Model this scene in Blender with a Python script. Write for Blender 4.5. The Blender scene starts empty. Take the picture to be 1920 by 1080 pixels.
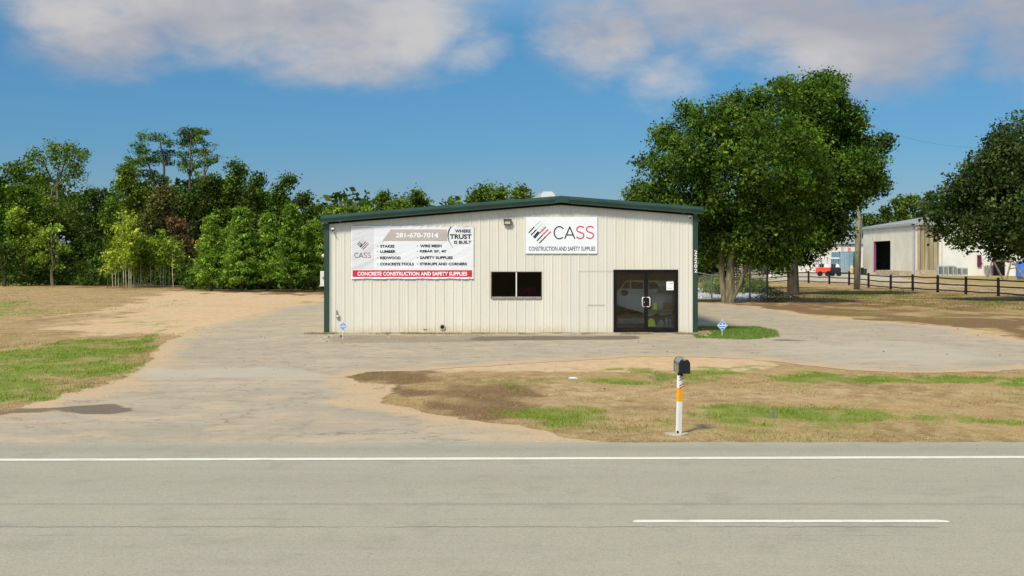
import bpy, math, random
import numpy as np
from mathutils import Vector, geometry
R = math.radians
# ------------------------------------------------------------------ camera, sky, sun, exposure
F, H, HY = 2334.0, 2.5, 486.0            # focal length in photo pixels, eye height, horizon row
scn = bpy.context.scene
cd = bpy.data.cameras.new('camera'); cam = bpy.data.objects.new('camera', cd)
scn.collection.objects.link(cam); scn.camera = cam
cam.location = (0, 0, H); cam.rotation_euler = (R(90), 0, 0)
cd.sensor_width = 36; cd.lens = F/1920*36; cd.shift_y = -(540-HY)/1920
cd.clip_start = 0.1; cd.clip_end = 12000
scn.view_settings.view_transform = 'Standard'; scn.view_settings.look = 'None'
scn.view_settings.exposure = 1.07; scn.view_settings.gamma = 1
scn.view_settings.use_curve_mapping = False
SUN_EL, SUN_AZ = 50.0, 212.0             # azimuth clockwise from +Y (view direction): behind the camera, to the left
sl = bpy.data.lights.new('sun', 'SUN'); so = bpy.data.objects.new('sun', sl)
scn.collection.objects.link(so)
sl.energy = 2.15; sl.angle = R(10); sl.color = (1, .90, .72)
sd = Vector((math.sin(R(SUN_AZ))*math.cos(R(SUN_EL)), math.cos(R(SUN_AZ))*math.cos(R(SUN_EL)), math.sin(R(SUN_EL))))
so.rotation_euler = sd.to_track_quat('Z', 'Y').to_euler(); so.location = sd*100

class NT:
    """small helper to write node trees"""
    def __init__(s, tree): s.t = tree; s.n = tree.nodes; s.l = tree.links; s.n.clear()
    def node(s, typ, ins={}, **kw):
        n = s.n.new(typ)
        for k, v in kw.items(): setattr(n, k, v)
        for k, v in ins.items():
            i = n.inputs[k]
            if isinstance(v, bpy.types.NodeSocket): s.l.new(v, i)
            else:
                if isinstance(v, tuple) and len(v) == 3 and i.type == 'RGBA': v = v+(1,)
                i.default_value = v
        return n
    def m(s, op, a, b=0.0, c=0.0, clamp=False):
        n = s.node('ShaderNodeMath', {0: a, 1: b, 2: c}, operation=op); n.use_clamp = clamp; return n.outputs[0]
    def mix(s, f, a, b, mode='MIX'):
        n = s.n.new('ShaderNodeMix'); n.data_type = 'RGBA'; n.blend_type = mode
        for i, v in ((0, f), (6, a), (7, b)):
            if isinstance(v, bpy.types.NodeSocket): s.l.new(v, n.inputs[i])
            else: n.inputs[i].default_value = v+(1,) if isinstance(v, tuple) and len(v) == 3 else v
        return n.outputs[2]
    def step(s, v, lo, hi, a=0.0, b=1.0):
        n = s.node('ShaderNodeMapRange', {0: v, 1: lo, 2: hi, 3: a, 4: b}, interpolation_type='SMOOTHSTEP'); return n.outputs[0]
    def noise(s, vec, scale, detail=4, rough=.55, dist=0):
        return s.node('ShaderNodeTexNoise', {'Vector': vec, 'Scale': scale, 'Detail': detail, 'Roughness': rough, 'Distortion': dist}).outputs[0]
    def sc(s, vec, x, y, z):
        return s.node('ShaderNodeMapping', {'Vector': vec, 'Scale': (x, y, z)}).outputs[0]

w = bpy.data.worlds.new('World'); scn.world = w; w.use_nodes = True
T = NT(w.node_tree)
sky = T.node('ShaderNodeTexSky', sky_type='NISHITA'); sky.sun_disc = False
sky.sun_elevation = R(SUN_EL); sky.sun_rotation = R(SUN_AZ); sky.air_density = 1.0; sky.dust_density = 0.3; sky.ozone_density = 3.0
tc = T.node('ShaderNodeTexCoord').outputs['Generated']
xyz = T.node('ShaderNodeSeparateXYZ', {0: tc}).outputs
el = T.m('ARCSINE', xyz[2]); az = T.m('ARCTAN2', xyz[0], xyz[1])
ramp = T.node('ShaderNodeValToRGB', {0: T.step(el, 0, .45)})
ramp.color_ramp.elements[0].color = (.150, .190, .258, 1); ramp.color_ramp.elements[1].color = (1.0, .86, .66, 1)
e = ramp.color_ramp.elements.new(.10); e.color = (.114, .204, .276, 1)
e = ramp.color_ramp.elements.new(.35); e.color = (.118, .238, .300, 1)
skyc = T.mix(1.0, sky.outputs[0], ramp.outputs[0], 'MULTIPLY')
shape = None
for (cx, cy, rx, ry, k) in [(470, -20, 470, 145, 1), (205, 65, 150, 110, .9), (690, 60, 250, 105, .9), (1500, -20, 440, 150, 1),
                            (1610, 85, 215, 125, 1.05), (1120, 50, 130, 100, .7), (1850, 10, 170, 100, .8), (1850, 125, 75, 60, .35),
                            (900, -300, 1600, 200, .8), (1250, 150, 60, 50, .2)]:
    u = T.m('DIVIDE', T.m('SUBTRACT', az, (cx-960)/F), rx/F); v = T.m('DIVIDE', T.m('SUBTRACT', el, (HY-cy)/F), ry/F)
    g = T.m('MULTIPLY', T.m('SUBTRACT', 1.0, T.m('ADD', T.m('MULTIPLY', u, u), T.m('MULTIPLY', v, v))), k)
    shape = g if shape is None else T.m('MAXIMUM', shape, g)
shape = T.m('MAXIMUM', shape, -1.0)
cv = T.node('ShaderNodeCombineXYZ', {0: az, 1: T.m('MULTIPLY', el, 1.8), 2: 0.3}).outputs[0]
n1 = T.noise(cv, 8, 6, .5, .4); n2 = T.noise(cv, 5, 4, .5, .2); n3 = T.noise(cv, 30, 5, .6, .3)
dens = T.m('ADD', shape, T.m('ADD', T.m('MULTIPLY', T.m('SUBTRACT', n1, .5), 2.0), T.m('MULTIPLY', T.m('SUBTRACT', n3, .5), 1.1)))
alpha = T.m('MULTIPLY', T.step(dens, -.45, 1.0), .88)
ccol = T.mix(T.step(T.m('ADD', n2, T.m('MULTIPLY', dens, .10)), .42, .72), (.20, .195, .21), (.31, .29, .275))
bgs = T.node('ShaderNodeBackground', {0: skyc, 1: .14}).outputs[0]
bgc = T.node('ShaderNodeBackground', {0: ccol, 1: 1.0}).outputs[0]
mx = T.node('ShaderNodeMixShader', {0: alpha, 1: bgs, 2: bgc})
T.node('ShaderNodeOutputWorld', {0: mx.outputs[0]})

# ------------------------------------------------------------------ helpers
def P(px, py, d): return Vector(((px-960)*d/F, d, H-(py-HY)*d/F))
def G(px, py): d = H*F/(py-HY); return Vector(((px-960)*d/F, d, 0))
OFF = {}
def tag(o, label=None, cat=None, group=None, kind=None):
    for k, v in (('label', label), ('category', cat), ('group', group), ('kind', kind)):
        if v: o[k] = v
    return o
def empty(name, loc, label, cat, group=None):
    o = bpy.data.objects.new(name, None); scn.collection.objects.link(o); o.location = loc; o.empty_display_size = .2
    OFF[o] = Vector(loc); return tag(o, label, cat, group)
def link(name, me, mat, parent=None, loc=(0, 0, 0)):
    o = bpy.data.objects.new(name, me); scn.collection.objects.link(o)
    for mm in (mat if isinstance(mat, (list, tuple)) else [mat]): me.materials.append(mm)
    if parent is not None: o.parent = parent; OFF[o] = OFF[parent]
    else: o.location = loc; OFF[o] = Vector(loc)
    return o
class MB:
    def __init__(s): s.v = []; s.f = []; s.mi = []
    def quad(s, a, b, c, d, mi=0):
        n = len(s.v); s.v += [Vector(a), Vector(b), Vector(c), Vector(d)]; s.f.append((n, n+1, n+2, n+3)); s.mi.append(mi); return s
    def poly(s, pts, mi=0):
        n = len(s.v); s.v += [Vector(p) for p in pts]; s.f.append(tuple(range(n, n+len(pts)))); s.mi.append(mi); return s
    def box(s, a, b, mi=0):
        x0, y0, z0 = a; x1, y1, z1 = b; n = len(s.v)
        s.v += [Vector(p) for p in ((x0,y0,z0),(x1,y0,z0),(x1,y1,z0),(x0,y1,z0),(x0,y0,z1),(x1,y0,z1),(x1,y1,z1),(x0,y1,z1))]
        for f in ((3,2,1,0),(4,5,6,7),(0,1,5,4),(1,2,6,5),(2,3,7,6),(3,0,4,7)): s.f.append(tuple(n+i for i in f)); s.mi.append(mi)
        return s
    def prism(s, pts, vec, mi=0):
        """closed polygon pts extruded by vec"""
        n = len(s.v); k = len(pts); vec = Vector(vec); pts = [Vector(p) for p in pts]
        s.v += pts+[p+vec for p in pts]
        s.f.append(tuple(range(n+k-1, n-1, -1))); s.mi.append(mi)
        s.f.append(tuple(range(n+k, n+2*k))); s.mi.append(mi)
        for i in range(k): j = (i+1) % k; s.f.append((n+i, n+j, n+k+j, n+k+i)); s.mi.append(mi)
        return s
    def tube(s, pts, rad, seg=8, mi=0, cap=True):
        pts = [Vector(p) for p in pts]; rad = rad if isinstance(rad, (list, tuple)) else [rad]*len(pts)
        n0 = len(s.v); prev = None
        for i, p in enumerate(pts):
            t = (pts[min(i+1, len(pts)-1)]-pts[max(i-1, 0)]).normalized()
            a = prev if prev is not None else (Vector((1, 0, 0)) if abs(t.x) < .8 else Vector((0, 1, 0)))
            u = (a-t*a.dot(t)).normalized(); v = t.cross(u); prev = u
            for k in range(seg):
                an = 2*math.pi*k/seg; s.v.append(p+(u*math.cos(an)+v*math.sin(an))*rad[i])
        for i in range(len(pts)-1):
            for k in range(seg):
                a = n0+i*seg+k; b = n0+i*seg+(k+1) % seg
                s.f.append((a, b, b+seg, a+seg)); s.mi.append(mi)
        if cap:
            s.f.append(tuple(n0+k for k in reversed(range(seg)))); s.mi.append(mi)
            s.f.append(tuple(n0+(len(pts)-1)*seg+k for k in range(seg))); s.mi.append(mi)
        return s
    def stroke(s, pts, wd, y, mi=0):
        """flat ribbon in the XZ plane at depth y, pts are (x,z)"""
        q = [Vector((p[0], p[1])) for p in pts]; L = []; Rr = []
        for i, p in enumerate(q):
            t = (q[min(i+1, len(q)-1)]-q[max(i-1, 0)]).normalized(); nn = Vector((-t.y, t.x))*wd/2
            L.append(p+nn); Rr.append(p-nn)
        for i in range(len(q)-1):
            s.quad((L[i].x, y, L[i].y), (Rr[i].x, y, Rr[i].y), (Rr[i+1].x, y, Rr[i+1].y), (L[i+1].x, y, L[i+1].y), mi)
        return s
    def build(s, name, mat, parent=None, loc=None, bevel=0, smooth=False):
        off = OFF[parent] if parent is not None else Vector(loc or (0, 0, 0))
        me = bpy.data.meshes.new(name); me.from_pydata([v-off for v in s.v], [], s.f)
        me.polygons.foreach_set('material_index', s.mi)
        if smooth: me.polygons.foreach_set('use_smooth', [True]*len(s.f))
        o = link(name, me, mat, parent, off if parent is None else (0, 0, 0))
        if bevel:
            b = o.modifiers.new('bevel', 'BEVEL'); b.width = bevel; b.segments = 2; b.limit_method = 'ANGLE'
        return o
def npmesh(name, V, nv, mat, parent=None, loc=(0, 0, 0), col=None, tri=False):
    """V (N*nv,3) unshared polygons of nv vertices"""
    off = OFF[parent] if parent is not None else Vector(loc)
    V = np.asarray(V, np.float32)-np.array(off, np.float32); n = len(V)//nv
    me = bpy.data.meshes.new(name); me.vertices.add(len(V)); me.vertices.foreach_set('co', V.ravel())
    me.loops.add(len(V)); me.loops.foreach_set('vertex_index', np.arange(len(V), dtype=np.int32))
    me.polygons.add(n); me.polygons.foreach_set('loop_start', np.arange(0, len(V), nv, dtype=np.int32))
    me.update(calc_edges=True)
    if col is not None:
        a = me.color_attributes.new('col', 'FLOAT_COLOR', 'POINT')
        c = np.ones((len(V), 4), np.float32); c[:, :3] = np.repeat(col, nv, axis=0); a.data.foreach_set('color', c.ravel())
    return link(name, me, mat, parent, off if parent is None else (0, 0, 0))
def text(s, x0, x1, yc, hpx, y, mat, parent, bold=0.0, name='lettering', D_=None, vertical=False):
    """lettering fitted into a photo-measured width and height on a plane at depth y"""
    sc_ = (D_ or y)/F
    cu = bpy.data.curves.new('t', 'FONT'); cu.body = s; cu.size = 1; cu.offset = bold; cu.resolution_u = 3
    ob = bpy.data.objects.new('t', cu); scn.collection.objects.link(ob); bpy.context.view_layer.update()
    me = bpy.data.meshes.new_from_object(ob.evaluated_get(bpy.context.evaluated_depsgraph_get()))
    bpy.data.objects.remove(ob); bpy.data.curves.remove(cu)
    n = len(me.vertices); c = np.empty(n*3, np.float32); me.vertices.foreach_get('co', c); c = c.reshape(n, 3)
    lo, hi = c.min(0), c.max(0); ww = (x1-x0)*sc_; hh = hpx*sc_
    X = (x0-960)*sc_+(c[:, 0]-lo[0])/(hi[0]-lo[0])*ww
    Z = H-(yc-HY)*sc_-hh/2+(c[:, 1]-lo[1])/(hi[1]-lo[1])*hh
    V = np.stack([X, np.full(n, y), Z], 1)-np.array(OFF[parent])
    me.vertices.foreach_set('co', V.astype(np.float32).ravel()); me.name = name; me.materials.clear()
    return link(name, me, mat, parent)
def copy_tree(o, loc=None, scale=None, rz=None, label=None):
    c = o.copy(); scn.collection.objects.link(c); OFF[c] = OFF[o]
    for ch in [k for k in scn.objects if k.parent == o]:
        d = ch.copy(); scn.collection.objects.link(d); d.parent = c
        for g in [k for k in scn.objects if k.parent == ch]:
            e_ = g.copy(); scn.collection.objects.link(e_); e_.parent = d
    if loc is not None: c.location = loc
    if scale is not None: c.scale = scale
    if rz is not None: c.rotation_euler.z = rz
    if label: c['label'] = label
    return c

# value noise in numpy
_rs = np.random.RandomState(5); _LAT = _rs.rand(256, 256)
def vnoise(x, y):
    xi = np.floor(x).astype(int); yi = np.floor(y).astype(int); fx = x-xi; fy = y-yi
    fx = fx*fx*(3-2*fx); fy = fy*fy*(3-2*fy)
    g = lambda i, j: _LAT[i & 255, j & 255]
    return (g(xi, yi)*(1-fx)+g(xi+1, yi)*fx)*(1-fy)+(g(xi, yi+1)*(1-fx)+g(xi+1, yi+1)*fx)*fy
def fbm(x, y, o=4):
    s = 0; a = .5; t = 0
    for k in range(o): s = s+a*vnoise(x*2**k+17*k, y*2**k+31*k); t += a; a *= .55
    return s/t
def sdist(X, Y, poly):
    """signed distance to polygon, positive inside"""
    poly = np.array(poly); d = np.full(X.shape, 1e9); ins = np.zeros(X.shape, bool); n = len(poly)
    for i in range(n):
        ax, ay = poly[i]; bx, by = poly[(i+1) % n]; dx, dy = bx-ax, by-ay
        t = np.clip(((X-ax)*dx+(Y-ay)*dy)/(dx*dx+dy*dy+1e-12), 0, 1)
        d = np.minimum(d, np.hypot(X-ax-t*dx, Y-ay-t*dy))
        c = ((ay > Y) != (by > Y)); xx = ax+(Y-ay)*dx/(dy if dy else 1e-12); ins ^= (c & (X < xx))
    return np.where(ins, d, -d)
def GP(pts): return [tuple(G(*p)[:2]) for p in pts]

# ------------------------------------------------------------------ materials
def newmat(name): m = bpy.data.materials.new(name); m.use_nodes = True; return m, NT(m.node_tree)
def surf(name, c1, c2=None, scale=3.0, rough=.8, bump=0.0, metal=0.0, stretch=(1, 1, 1), spec=.3, emis=None):
    m, t = newmat(name); c2 = c2 or tuple(min(1, c*1.18) for c in c1)
    tc_ = t.node('ShaderNodeTexCoord').outputs['Object']; v = t.sc(tc_, *stretch)
    n = t.noise(v, scale, 6, .6); col = t.mix(t.step(n, .35, .65), c1, c2)
    b = t.node('ShaderNodeBsdfPrincipled', {'Base Color': col, 'Roughness': rough, 'Metallic': metal, 'Specular IOR Level': spec})
    if bump:
        bn = t.node('ShaderNodeBump', {'Height': t.noise(v, scale*6, 4), 'Strength': bump, 'Distance': .02}); t.l.new(bn.outputs[0], b.inputs['Normal'])
    if emis: b.inputs['Emission Color'].default_value = emis[0]+(1,); b.inputs['Emission Strength'].default_value = emis[1]
    t.node('ShaderNodeOutputMaterial', {0: b.outputs[0]}); return m
def glassmat(name, tint, refl=1.0):
    m, t = newmat(name)
    fr = t.node('ShaderNodeFresnel', {'IOR': 1.5}).outputs[0]
    tr = t.node('ShaderNodeBsdfTransparent', {0: tint}); gl = t.node('ShaderNodeBsdfGlossy', {0: (.9, .9, .9), 'Roughness': .03})
    mx_ = t.node('ShaderNodeMixShader', {0: t.m('MULTIPLY', fr, refl), 1: tr.outputs[0], 2: gl.outputs[0]})
    t.node('ShaderNodeOutputMaterial', {0: mx_.outputs[0]}); return m
def leafmat(name, gloss=.06):
    m, t = newmat(name); a = t.node('ShaderNodeAttribute', attribute_name='col').outputs['Color']
    di = t.node('ShaderNodeBsdfDiffuse', {0: a}).outputs[0]; tr = t.node('ShaderNodeBsdfTranslucent', {0: a}).outputs[0]
    s1 = t.node('ShaderNodeMixShader', {0: .38, 1: di, 2: tr}).outputs[0]
    gl = t.node('ShaderNodeBsdfGlossy', {0: (.5, .55, .5), 'Roughness': .45}).outputs[0]
    s2 = t.node('ShaderNodeMixShader', {0: gloss, 1: s1, 2: gl}).outputs[0]
    t.node('ShaderNodeOutputMaterial', {0: s2}); return m
M = {}
M['leaf'] = leafmat('leaf', .015); M['blade'] = leafmat('blade', .0)
M['bark'] = surf('bark', (.09, .075, .045), (.21, .185, .11), 2.2, .95, .8, stretch=(3, 3, .6))
M['bark_dark'] = surf('bark_dark', (.03, .025, .018), (.07, .055, .04), 2.5, .95, .6, stretch=(3, 3, .6))
M['bark_pale'] = surf('bark_pale', (.28, .26, .16), (.48, .44, .30), 2.5, .9, .3, stretch=(2, 2, .8))
M['bark_pine'] = surf('bark_pine', (.10, .065, .045), (.19, .13, .09), 2.5, .95, .5)
M['green_metal'] = surf('green_metal', (.012, .040, .030), (.020, .055, .040), 1.2, .45, .0, spec=.5)
M['black_gap'] = surf('black_gap', (.008, .008, .008), None, 3, .8)
M['white_print'] = surf('white_print', (.74, .77, .82), (.78, .81, .86), 2, .5)
M['black'] = surf('black', (.008, .009, .012), (.014, .014, .018), 3, .55)
M['black_print'] = surf('black_print', (.012, .012, .018), None, 3, .6)
M['navy'] = surf('navy', (.02, .03, .06), None, 3, .6)
M['red_print'] = surf('red_print', (.55, .015, .03), (.62, .025, .04), 2, .55)
M['red_dark'] = surf('red_dark', (.30, .02, .03), (.36, .03, .04), 2, .55)
M['grey_print'] = surf('grey_print', (.42, .39, .375), (.46, .43, .41), 2, .6)
M['pale_print'] = surf('pale_print', (.60, .60, .60), (.64, .64, .64), 2, .6)
M['bronze'] = surf('bronze', (.009, .0075, .007), (.016, .013, .011), 3, .4, metal=.3)
M['concrete'] = surf('concrete', (.33, .28, .20), (.46, .40, .30), 2.5, .9, .4)
M['steel'] = surf('steel', (.42, .43, .43), (.56, .57, .57), 4, .4, metal=.6)
M['grey_metal'] = surf('grey_metal', (.20, .21, .215), (.30, .31, .31), 4, .5, metal=.5)
M['chrome'] = surf('chrome', (.75, .75, .70), None, 4, .3, metal=.2)
M['glass_door'] = glassmat('glass_door', (.72, .76, .74), 1.8)
M['glass_window'] = glassmat('glass_window', (.06, .075, .10), .35)
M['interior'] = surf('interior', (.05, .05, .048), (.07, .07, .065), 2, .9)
M['cream_wall'] = surf('cream_wall', (.60, .57, .48), (.68, .65, .56), .4, .7)
M['brown_wall'] = surf('brown_wall', (.26, .22, .13), (.42, .37, .25), 1.2, .8, stretch=(1, 1, .12))  # uneven brown, streaked up and down
M['grey_roof'] = surf('grey_roof', (.22, .24, .24), (.29, .31, .31), .6, .5)
M['post_black'] = surf('post_black', (.006, .006, .006), (.014, .012, .011), 3, .8)

# ------------------------------------------------------------------ ground layout (measured on the flat ground)
LOT = GP([(-260,  800), (-120, 786), (0, 772), (60, 757), (140, 738), (205, 722), (240, 706), (268, 690), (280, 672), (286, 655), (318, 637), (350, 622), (385, 610), (430, 600),
          (480, 588), (520, 577), (565, 571), (612, 567), (760, 565), (1300, 566), (1420, 575), (1500, 588), (1560, 598), (1680, 604), (1800, 616), (1930, 640), (2080, 648),
          (2080, 690), (1925, 693), (1800, 698), (1700, 699), (1600, 694), (1500, 682), (1400, 672), (1280, 669), (1180, 669), (1060, 677),
          (900, 687), (790, 695), (700, 697), (648, 706), (700, 722), (722, 742), (742, 762), (860, 784), (960, 797), (1060, 814), (1130, 829), (1150, 838)])
x_l, y_l = LOT[0]; LOT = LOT+[(8.0, 16.2), (-12.5, 16.0), (-12.6, y_l)]
LOT = [p for p in LOT]
ROAD_EDGE_R = 16.95
GREENS = [  # polygon, strength, feather metres
    (GP([(-300, 650), (0, 652), (120, 640), (250, 632), (318, 614), (300, 640), (262, 660), (268, 690), (225, 708), (130, 732), (40, 754), (-300, 800)]), 1.0, .6),
    (GP([(-60, 655), (60, 660), (225, 658), (258, 680), (190, 705), (60, 745), (-60, 765)]), .8, .8),
    (GP([(-100, 560), (60, 565), (50, 592), (-100, 600)]), .8, 1.2),
    (GP([(120, 606), (330, 600), (300, 614), (140, 612)]), .5, .5),
    (GP([(1308, 607), (1400, 610), (1450, 620), (1455, 632), (1400, 637), (1308, 634)]), 1.25, .15),
    (GP([(1080, 694), (1200, 690), (1390, 686), (1480, 688), (1600, 703), (1700, 707), (1850, 706), (2000, 710), (2000, 724), (1850, 720), (1640, 722), (1480, 716), (1240, 722), (1080, 716)]), .72, .5),
    (GP([(1600, 704), (1720, 707), (1850, 708), (1850, 716), (1620, 720)]), .6, .4),
    (GP([(840, 714), (960, 710), (1080, 708), (1080, 716), (930, 724), (850, 722)]), .5, .3),
    (GP([(960, 778), (1040, 770), (1240, 772), (1400, 764), (1700, 768), (1920, 782), (1990, 800), (1700, 800), (1400, 798), (1180, 812), (1060, 806)]), .60, .5),
    (GP([(1290, 776), (1400, 770), (1420, 786), (1330, 792)]), .3, .3), (GP([(1440, 770), (1560, 776), (1540, 796), (1430, 790)]), .3, .3),
    (GP([(1440, 534), (1700, 550), (1950, 566), (1950, 590), (1700, 575), (1440, 560)]), .45, 3.0),
    (GP([(1700, 519), (1950, 519), (1950, 536), (1760, 528)]), .5, 3.0),
    (GP([(1040, 668), (1090, 668), (1090, 674), (1040, 674)]), .6, .3),
]
SANDS = [
    (GP([(330, 548), (620, 550), (612, 600), (560, 585), (480, 600), (380, 625), (300, 640), (180, 622), (100, 612), (220, 575)]), 1.0, 2.0),
    (GP([(640, 650), (1460, 660), (1440, 700), (1100, 698), (900, 700), (700, 716), (640, 700)]), 1.0, .8),
    (GP([(960, 720), (1500, 722), (1920, 735), (1500, 765), (1000, 770), (800, 740)]), .42, 1.0),
    (GP([(600, 690), (740, 700), (760, 760), (640, 740)]), .7, .5),
    (GP([(1440, 585), (1620, 596), (1900, 620), (1900, 640), (1600, 608), (1440, 592)]), .8, 1.5),
    (GP([(300, 545), (560, 548), (560, 560), (300, 560)]), .6, 2),
]
DARKS = [
    (GP([(640, 697), (760, 693), (900, 692), (1060, 698), (1060, 706), (900, 714), (990, 735), (980, 784), (880, 790), (760, 770), (722, 745), (790, 722), (690, 712)]), .68, .7),
    (GP([(725, 735), (850, 735), (840, 768), (760, 766)]), .35, .4),
    (GP([(560, 690), (640, 690), (620, 698), (540, 697)]), .5, .2),
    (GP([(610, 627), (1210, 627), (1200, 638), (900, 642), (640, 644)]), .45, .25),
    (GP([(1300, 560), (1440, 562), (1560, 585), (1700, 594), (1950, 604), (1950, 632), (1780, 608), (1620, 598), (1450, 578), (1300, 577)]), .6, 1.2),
    (GP([(1440, 540), (1530, 542), (1540, 572), (1440, 570)]), .5, 3.0),  # shade under the tall dense tree, painted into the ground
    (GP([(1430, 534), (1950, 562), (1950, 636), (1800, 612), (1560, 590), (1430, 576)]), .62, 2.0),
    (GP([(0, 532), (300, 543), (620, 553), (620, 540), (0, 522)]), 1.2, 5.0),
    (GP([(-100, 612), (60, 600), (200, 585), (330, 570), (200, 600), (0, 626)]), .45, .5),
    (GP([(-60, 768), (110, 756), (180, 770), (60, 790), (-60, 800)]), .6, .3),
    (GP([(1740, 770), (1930, 765), (1930, 800), (1800, 800)]), .4, .6),
]
def masks(X, Y):
    out = []
    n1_ = fbm(X*.9+40, Y*.45+9); n2_ = fbm(X*.25+3, Y*.15+77, 3); n3_ = fbm(X*3.1, Y*1.6+5, 3)
    for lst in (GREENS, SANDS, DARKS):
        m_ = np.zeros(X.shape)
        for poly, k, fe in lst:
            bb = np.array(poly); sel = (X > bb[:, 0].min()-3*fe-3) & (X < bb[:, 0].max()+3*fe+3) & (Y > bb[:, 1].min()-3*fe-3) & (Y < bb[:, 1].max()+3*fe+3)
            if not sel.any(): continue
            s = sdist(X[sel], Y[sel], poly)+(n1_[sel]-.5)*fe*3.2+(n3_[sel]-.5)*fe*1.0
            v = np.clip(s/fe*.5+.5, 0, 1); m_[sel] = m_[sel]+v*v*(3-2*v)*k
        out.append(m_)
    g_, s_, d_ = out
    n4_ = fbm(X*1.7+11, Y*1.1+23, 4)
    patch = np.clip((n4_-.47)*5.5+(n3_-.5)*2.2+.42, 0, 1.25)
    near = (Y < 60)
    g_ = np.where((X > -3) & near & (g_ < 1.1), g_*(.15+.80*patch), g_*(.25+.75*patch))
    g_ = g_+np.clip((n2_-.58)*2.5, 0, .35)+np.clip((n1_-.60)*1.8, 0, .25)*near
    d_ = d_*(.5+.7*np.clip((n1_-.3)*2.4, 0, 1.2))+np.clip((n3_-.66)*2.2, 0, .5)*.5
    return np.clip(g_, 0, 1), np.clip(s_, 0, 1), np.clip(d_, 0, 1)

def axis(segs):
    out = []
    for a, b, st in segs: out += list(np.arange(a, b-1e-6, st))
    out.append(segs[-1][1]); return np.array(out)
xs = axis([(-5000, -1000, 1000), (-1000, -100, 100), (-100, -40, 2), (-40, -15, .35), (-15, 15, .11), (15, 45, .35), (45, 110, 2), (110, 1010, 100), (1010, 5010, 1000)])
ys = axis([(-3000, -100, 500), (-100, 10, 10), (10, 15.8, .8), (15.8, 30, .11), (30, 62, .24), (62, 150, .9), (150, 300, 5), (300, 1000, 100), (1000, 9000, 1000)])
X, Y = np.meshgrid(xs, ys); g_, s_, d_ = masks(X, Y)
Z = np.full(X.shape, -.003); sel = (Y > 16.9) & (Y < 140) & (X > -60) & (X < 60)
Z[sel] += np.clip(-sdist(X[sel], Y[sel], LOT)-.45, 0, 1)*np.clip(Y[sel]-17.3, 0, 1)*((fbm(X[sel]*1.6, Y[sel]*1.6+50, 3)-.35)*.07)
me = bpy.data.meshes.new('ground'); nx, ny = len(xs), len(ys)
me.vertices.add(nx*ny); me.vertices.foreach_set('co', np.stack([X, Y, Z], -1).astype(np.float32).ravel())
ii = (np.arange(ny-1)[:, None]*nx+np.arange(nx-1)[None, :]).ravel()
fq = np.stack([ii, ii+1, ii+nx+1, ii+nx], 1).astype(np.int32)
me.loops.add(fq.size); me.loops.foreach_set('vertex_index', fq.ravel()); me.polygons.add(len(fq))
me.polygons.foreach_set('loop_start', np.arange(0, fq.size, 4, dtype=np.int32)); me.update(calc_edges=True)
a = me.color_attributes.new('mask', 'FLOAT_COLOR', 'POINT')
a.data.foreach_set('color', np.stack([g_, s_, d_, np.ones_like(g_)], -1).astype(np.float32).ravel())
m, t = newmat('ground_soil'); M['ground'] = m
tc_ = t.node('ShaderNodeTexCoord').outputs['Object']
at = t.node('ShaderNodeSeparateColor', {0: t.node('ShaderNodeAttribute', attribute_name='mask').outputs['Color']}).outputs
fine = t.noise(tc_, 14, 6, .7); mid = t.noise(t.sc(tc_, 1, .6, 1), 3.0, 6, .65); big = t.noise(t.sc(tc_, 1, .5, 1), .45, 5, .6); grit = t.noise(tc_, 60, 3, .7)
dry = t.mix(t.step(big, .35, .65), (.25, .162, .072), (.38, .262, .118))
dry = t.mix(t.step(mid, .35, .7), dry, (.44, .325, .165))
dry = t.mix(t.m('MULTIPLY', t.step(fine, .50, .64), .65), dry, (.15, .098, .045)); dry = t.mix(t.m('MULTIPLY', t.step(t.noise(tc_, 1.3, 5, .7), .5, .68), .4), dry, (.20, .145, .06))
dry = t.mix(t.m('MULTIPLY', t.step(grit, .6, .75), .5), dry, (.50, .40, .24))
sand = t.mix(t.step(mid, .3, .7), (.47, .305, .165), (.58, .42, .25)); sand = t.mix(t.m('MULTIPLY', t.step(big, .4, .6), .5), sand, (.50, .39, .26))
sand = t.mix(t.m('MULTIPLY', t.step(fine, .58, .75), .35), sand, (.26, .18, .10))
grn = t.mix(t.step(fine, .35, .65), (.10, .165, .018), (.20, .255, .04)); grn = t.mix(t.m('MULTIPLY', t.step(mid, .45, .75), .5), grn, (.33, .29, .09))
drk = t.mix(t.step(fine, .35, .65), (.11, .066, .030), (.26, .165, .082))
def fac(v, k=.55): return t.step(t.m('ADD', v, t.m('ADD', t.m('MULTIPLY', t.m('SUBTRACT', fine, .5), k*1.6), t.m('MULTIPLY', t.m('SUBTRACT', mid, .5), k))), .3, .72)
col = t.mix(fac(at[1], .3), dry, sand); col = t.mix(fac(at[2], .6), col, drk); gf = t.step(t.m('ADD', t.m('MULTIPLY', at[0], 1.02), t.m('ADD', t.m('MULTIPLY', t.m('SUBTRACT', fine, .5), 1.9), t.m('MULTIPLY', t.m('SUBTRACT', mid, .5), 1.5))), .30, .80)
col = t.mix(t.m('MULTIPLY', gf, .88), col, grn)
bs = t.node('ShaderNodeBsdfPrincipled', {'Base Color': col, 'Roughness': .95, 'Specular IOR Level': .1})
bn = t.node('ShaderNodeBump', {'Height': t.m('ADD', fine, t.m('MULTIPLY', grit, .5)), 'Strength': .55, 'Distance': .04}); t.l.new(bn.outputs[0], bs.inputs['Normal'])
t.node('ShaderNodeOutputMaterial', {0: bs.outputs[0]})
ground = link('ground', me, M['ground']); tag(ground, 'tan dry grass and bare soil with green patches around the metal building', 'ground', kind='structure')

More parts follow.
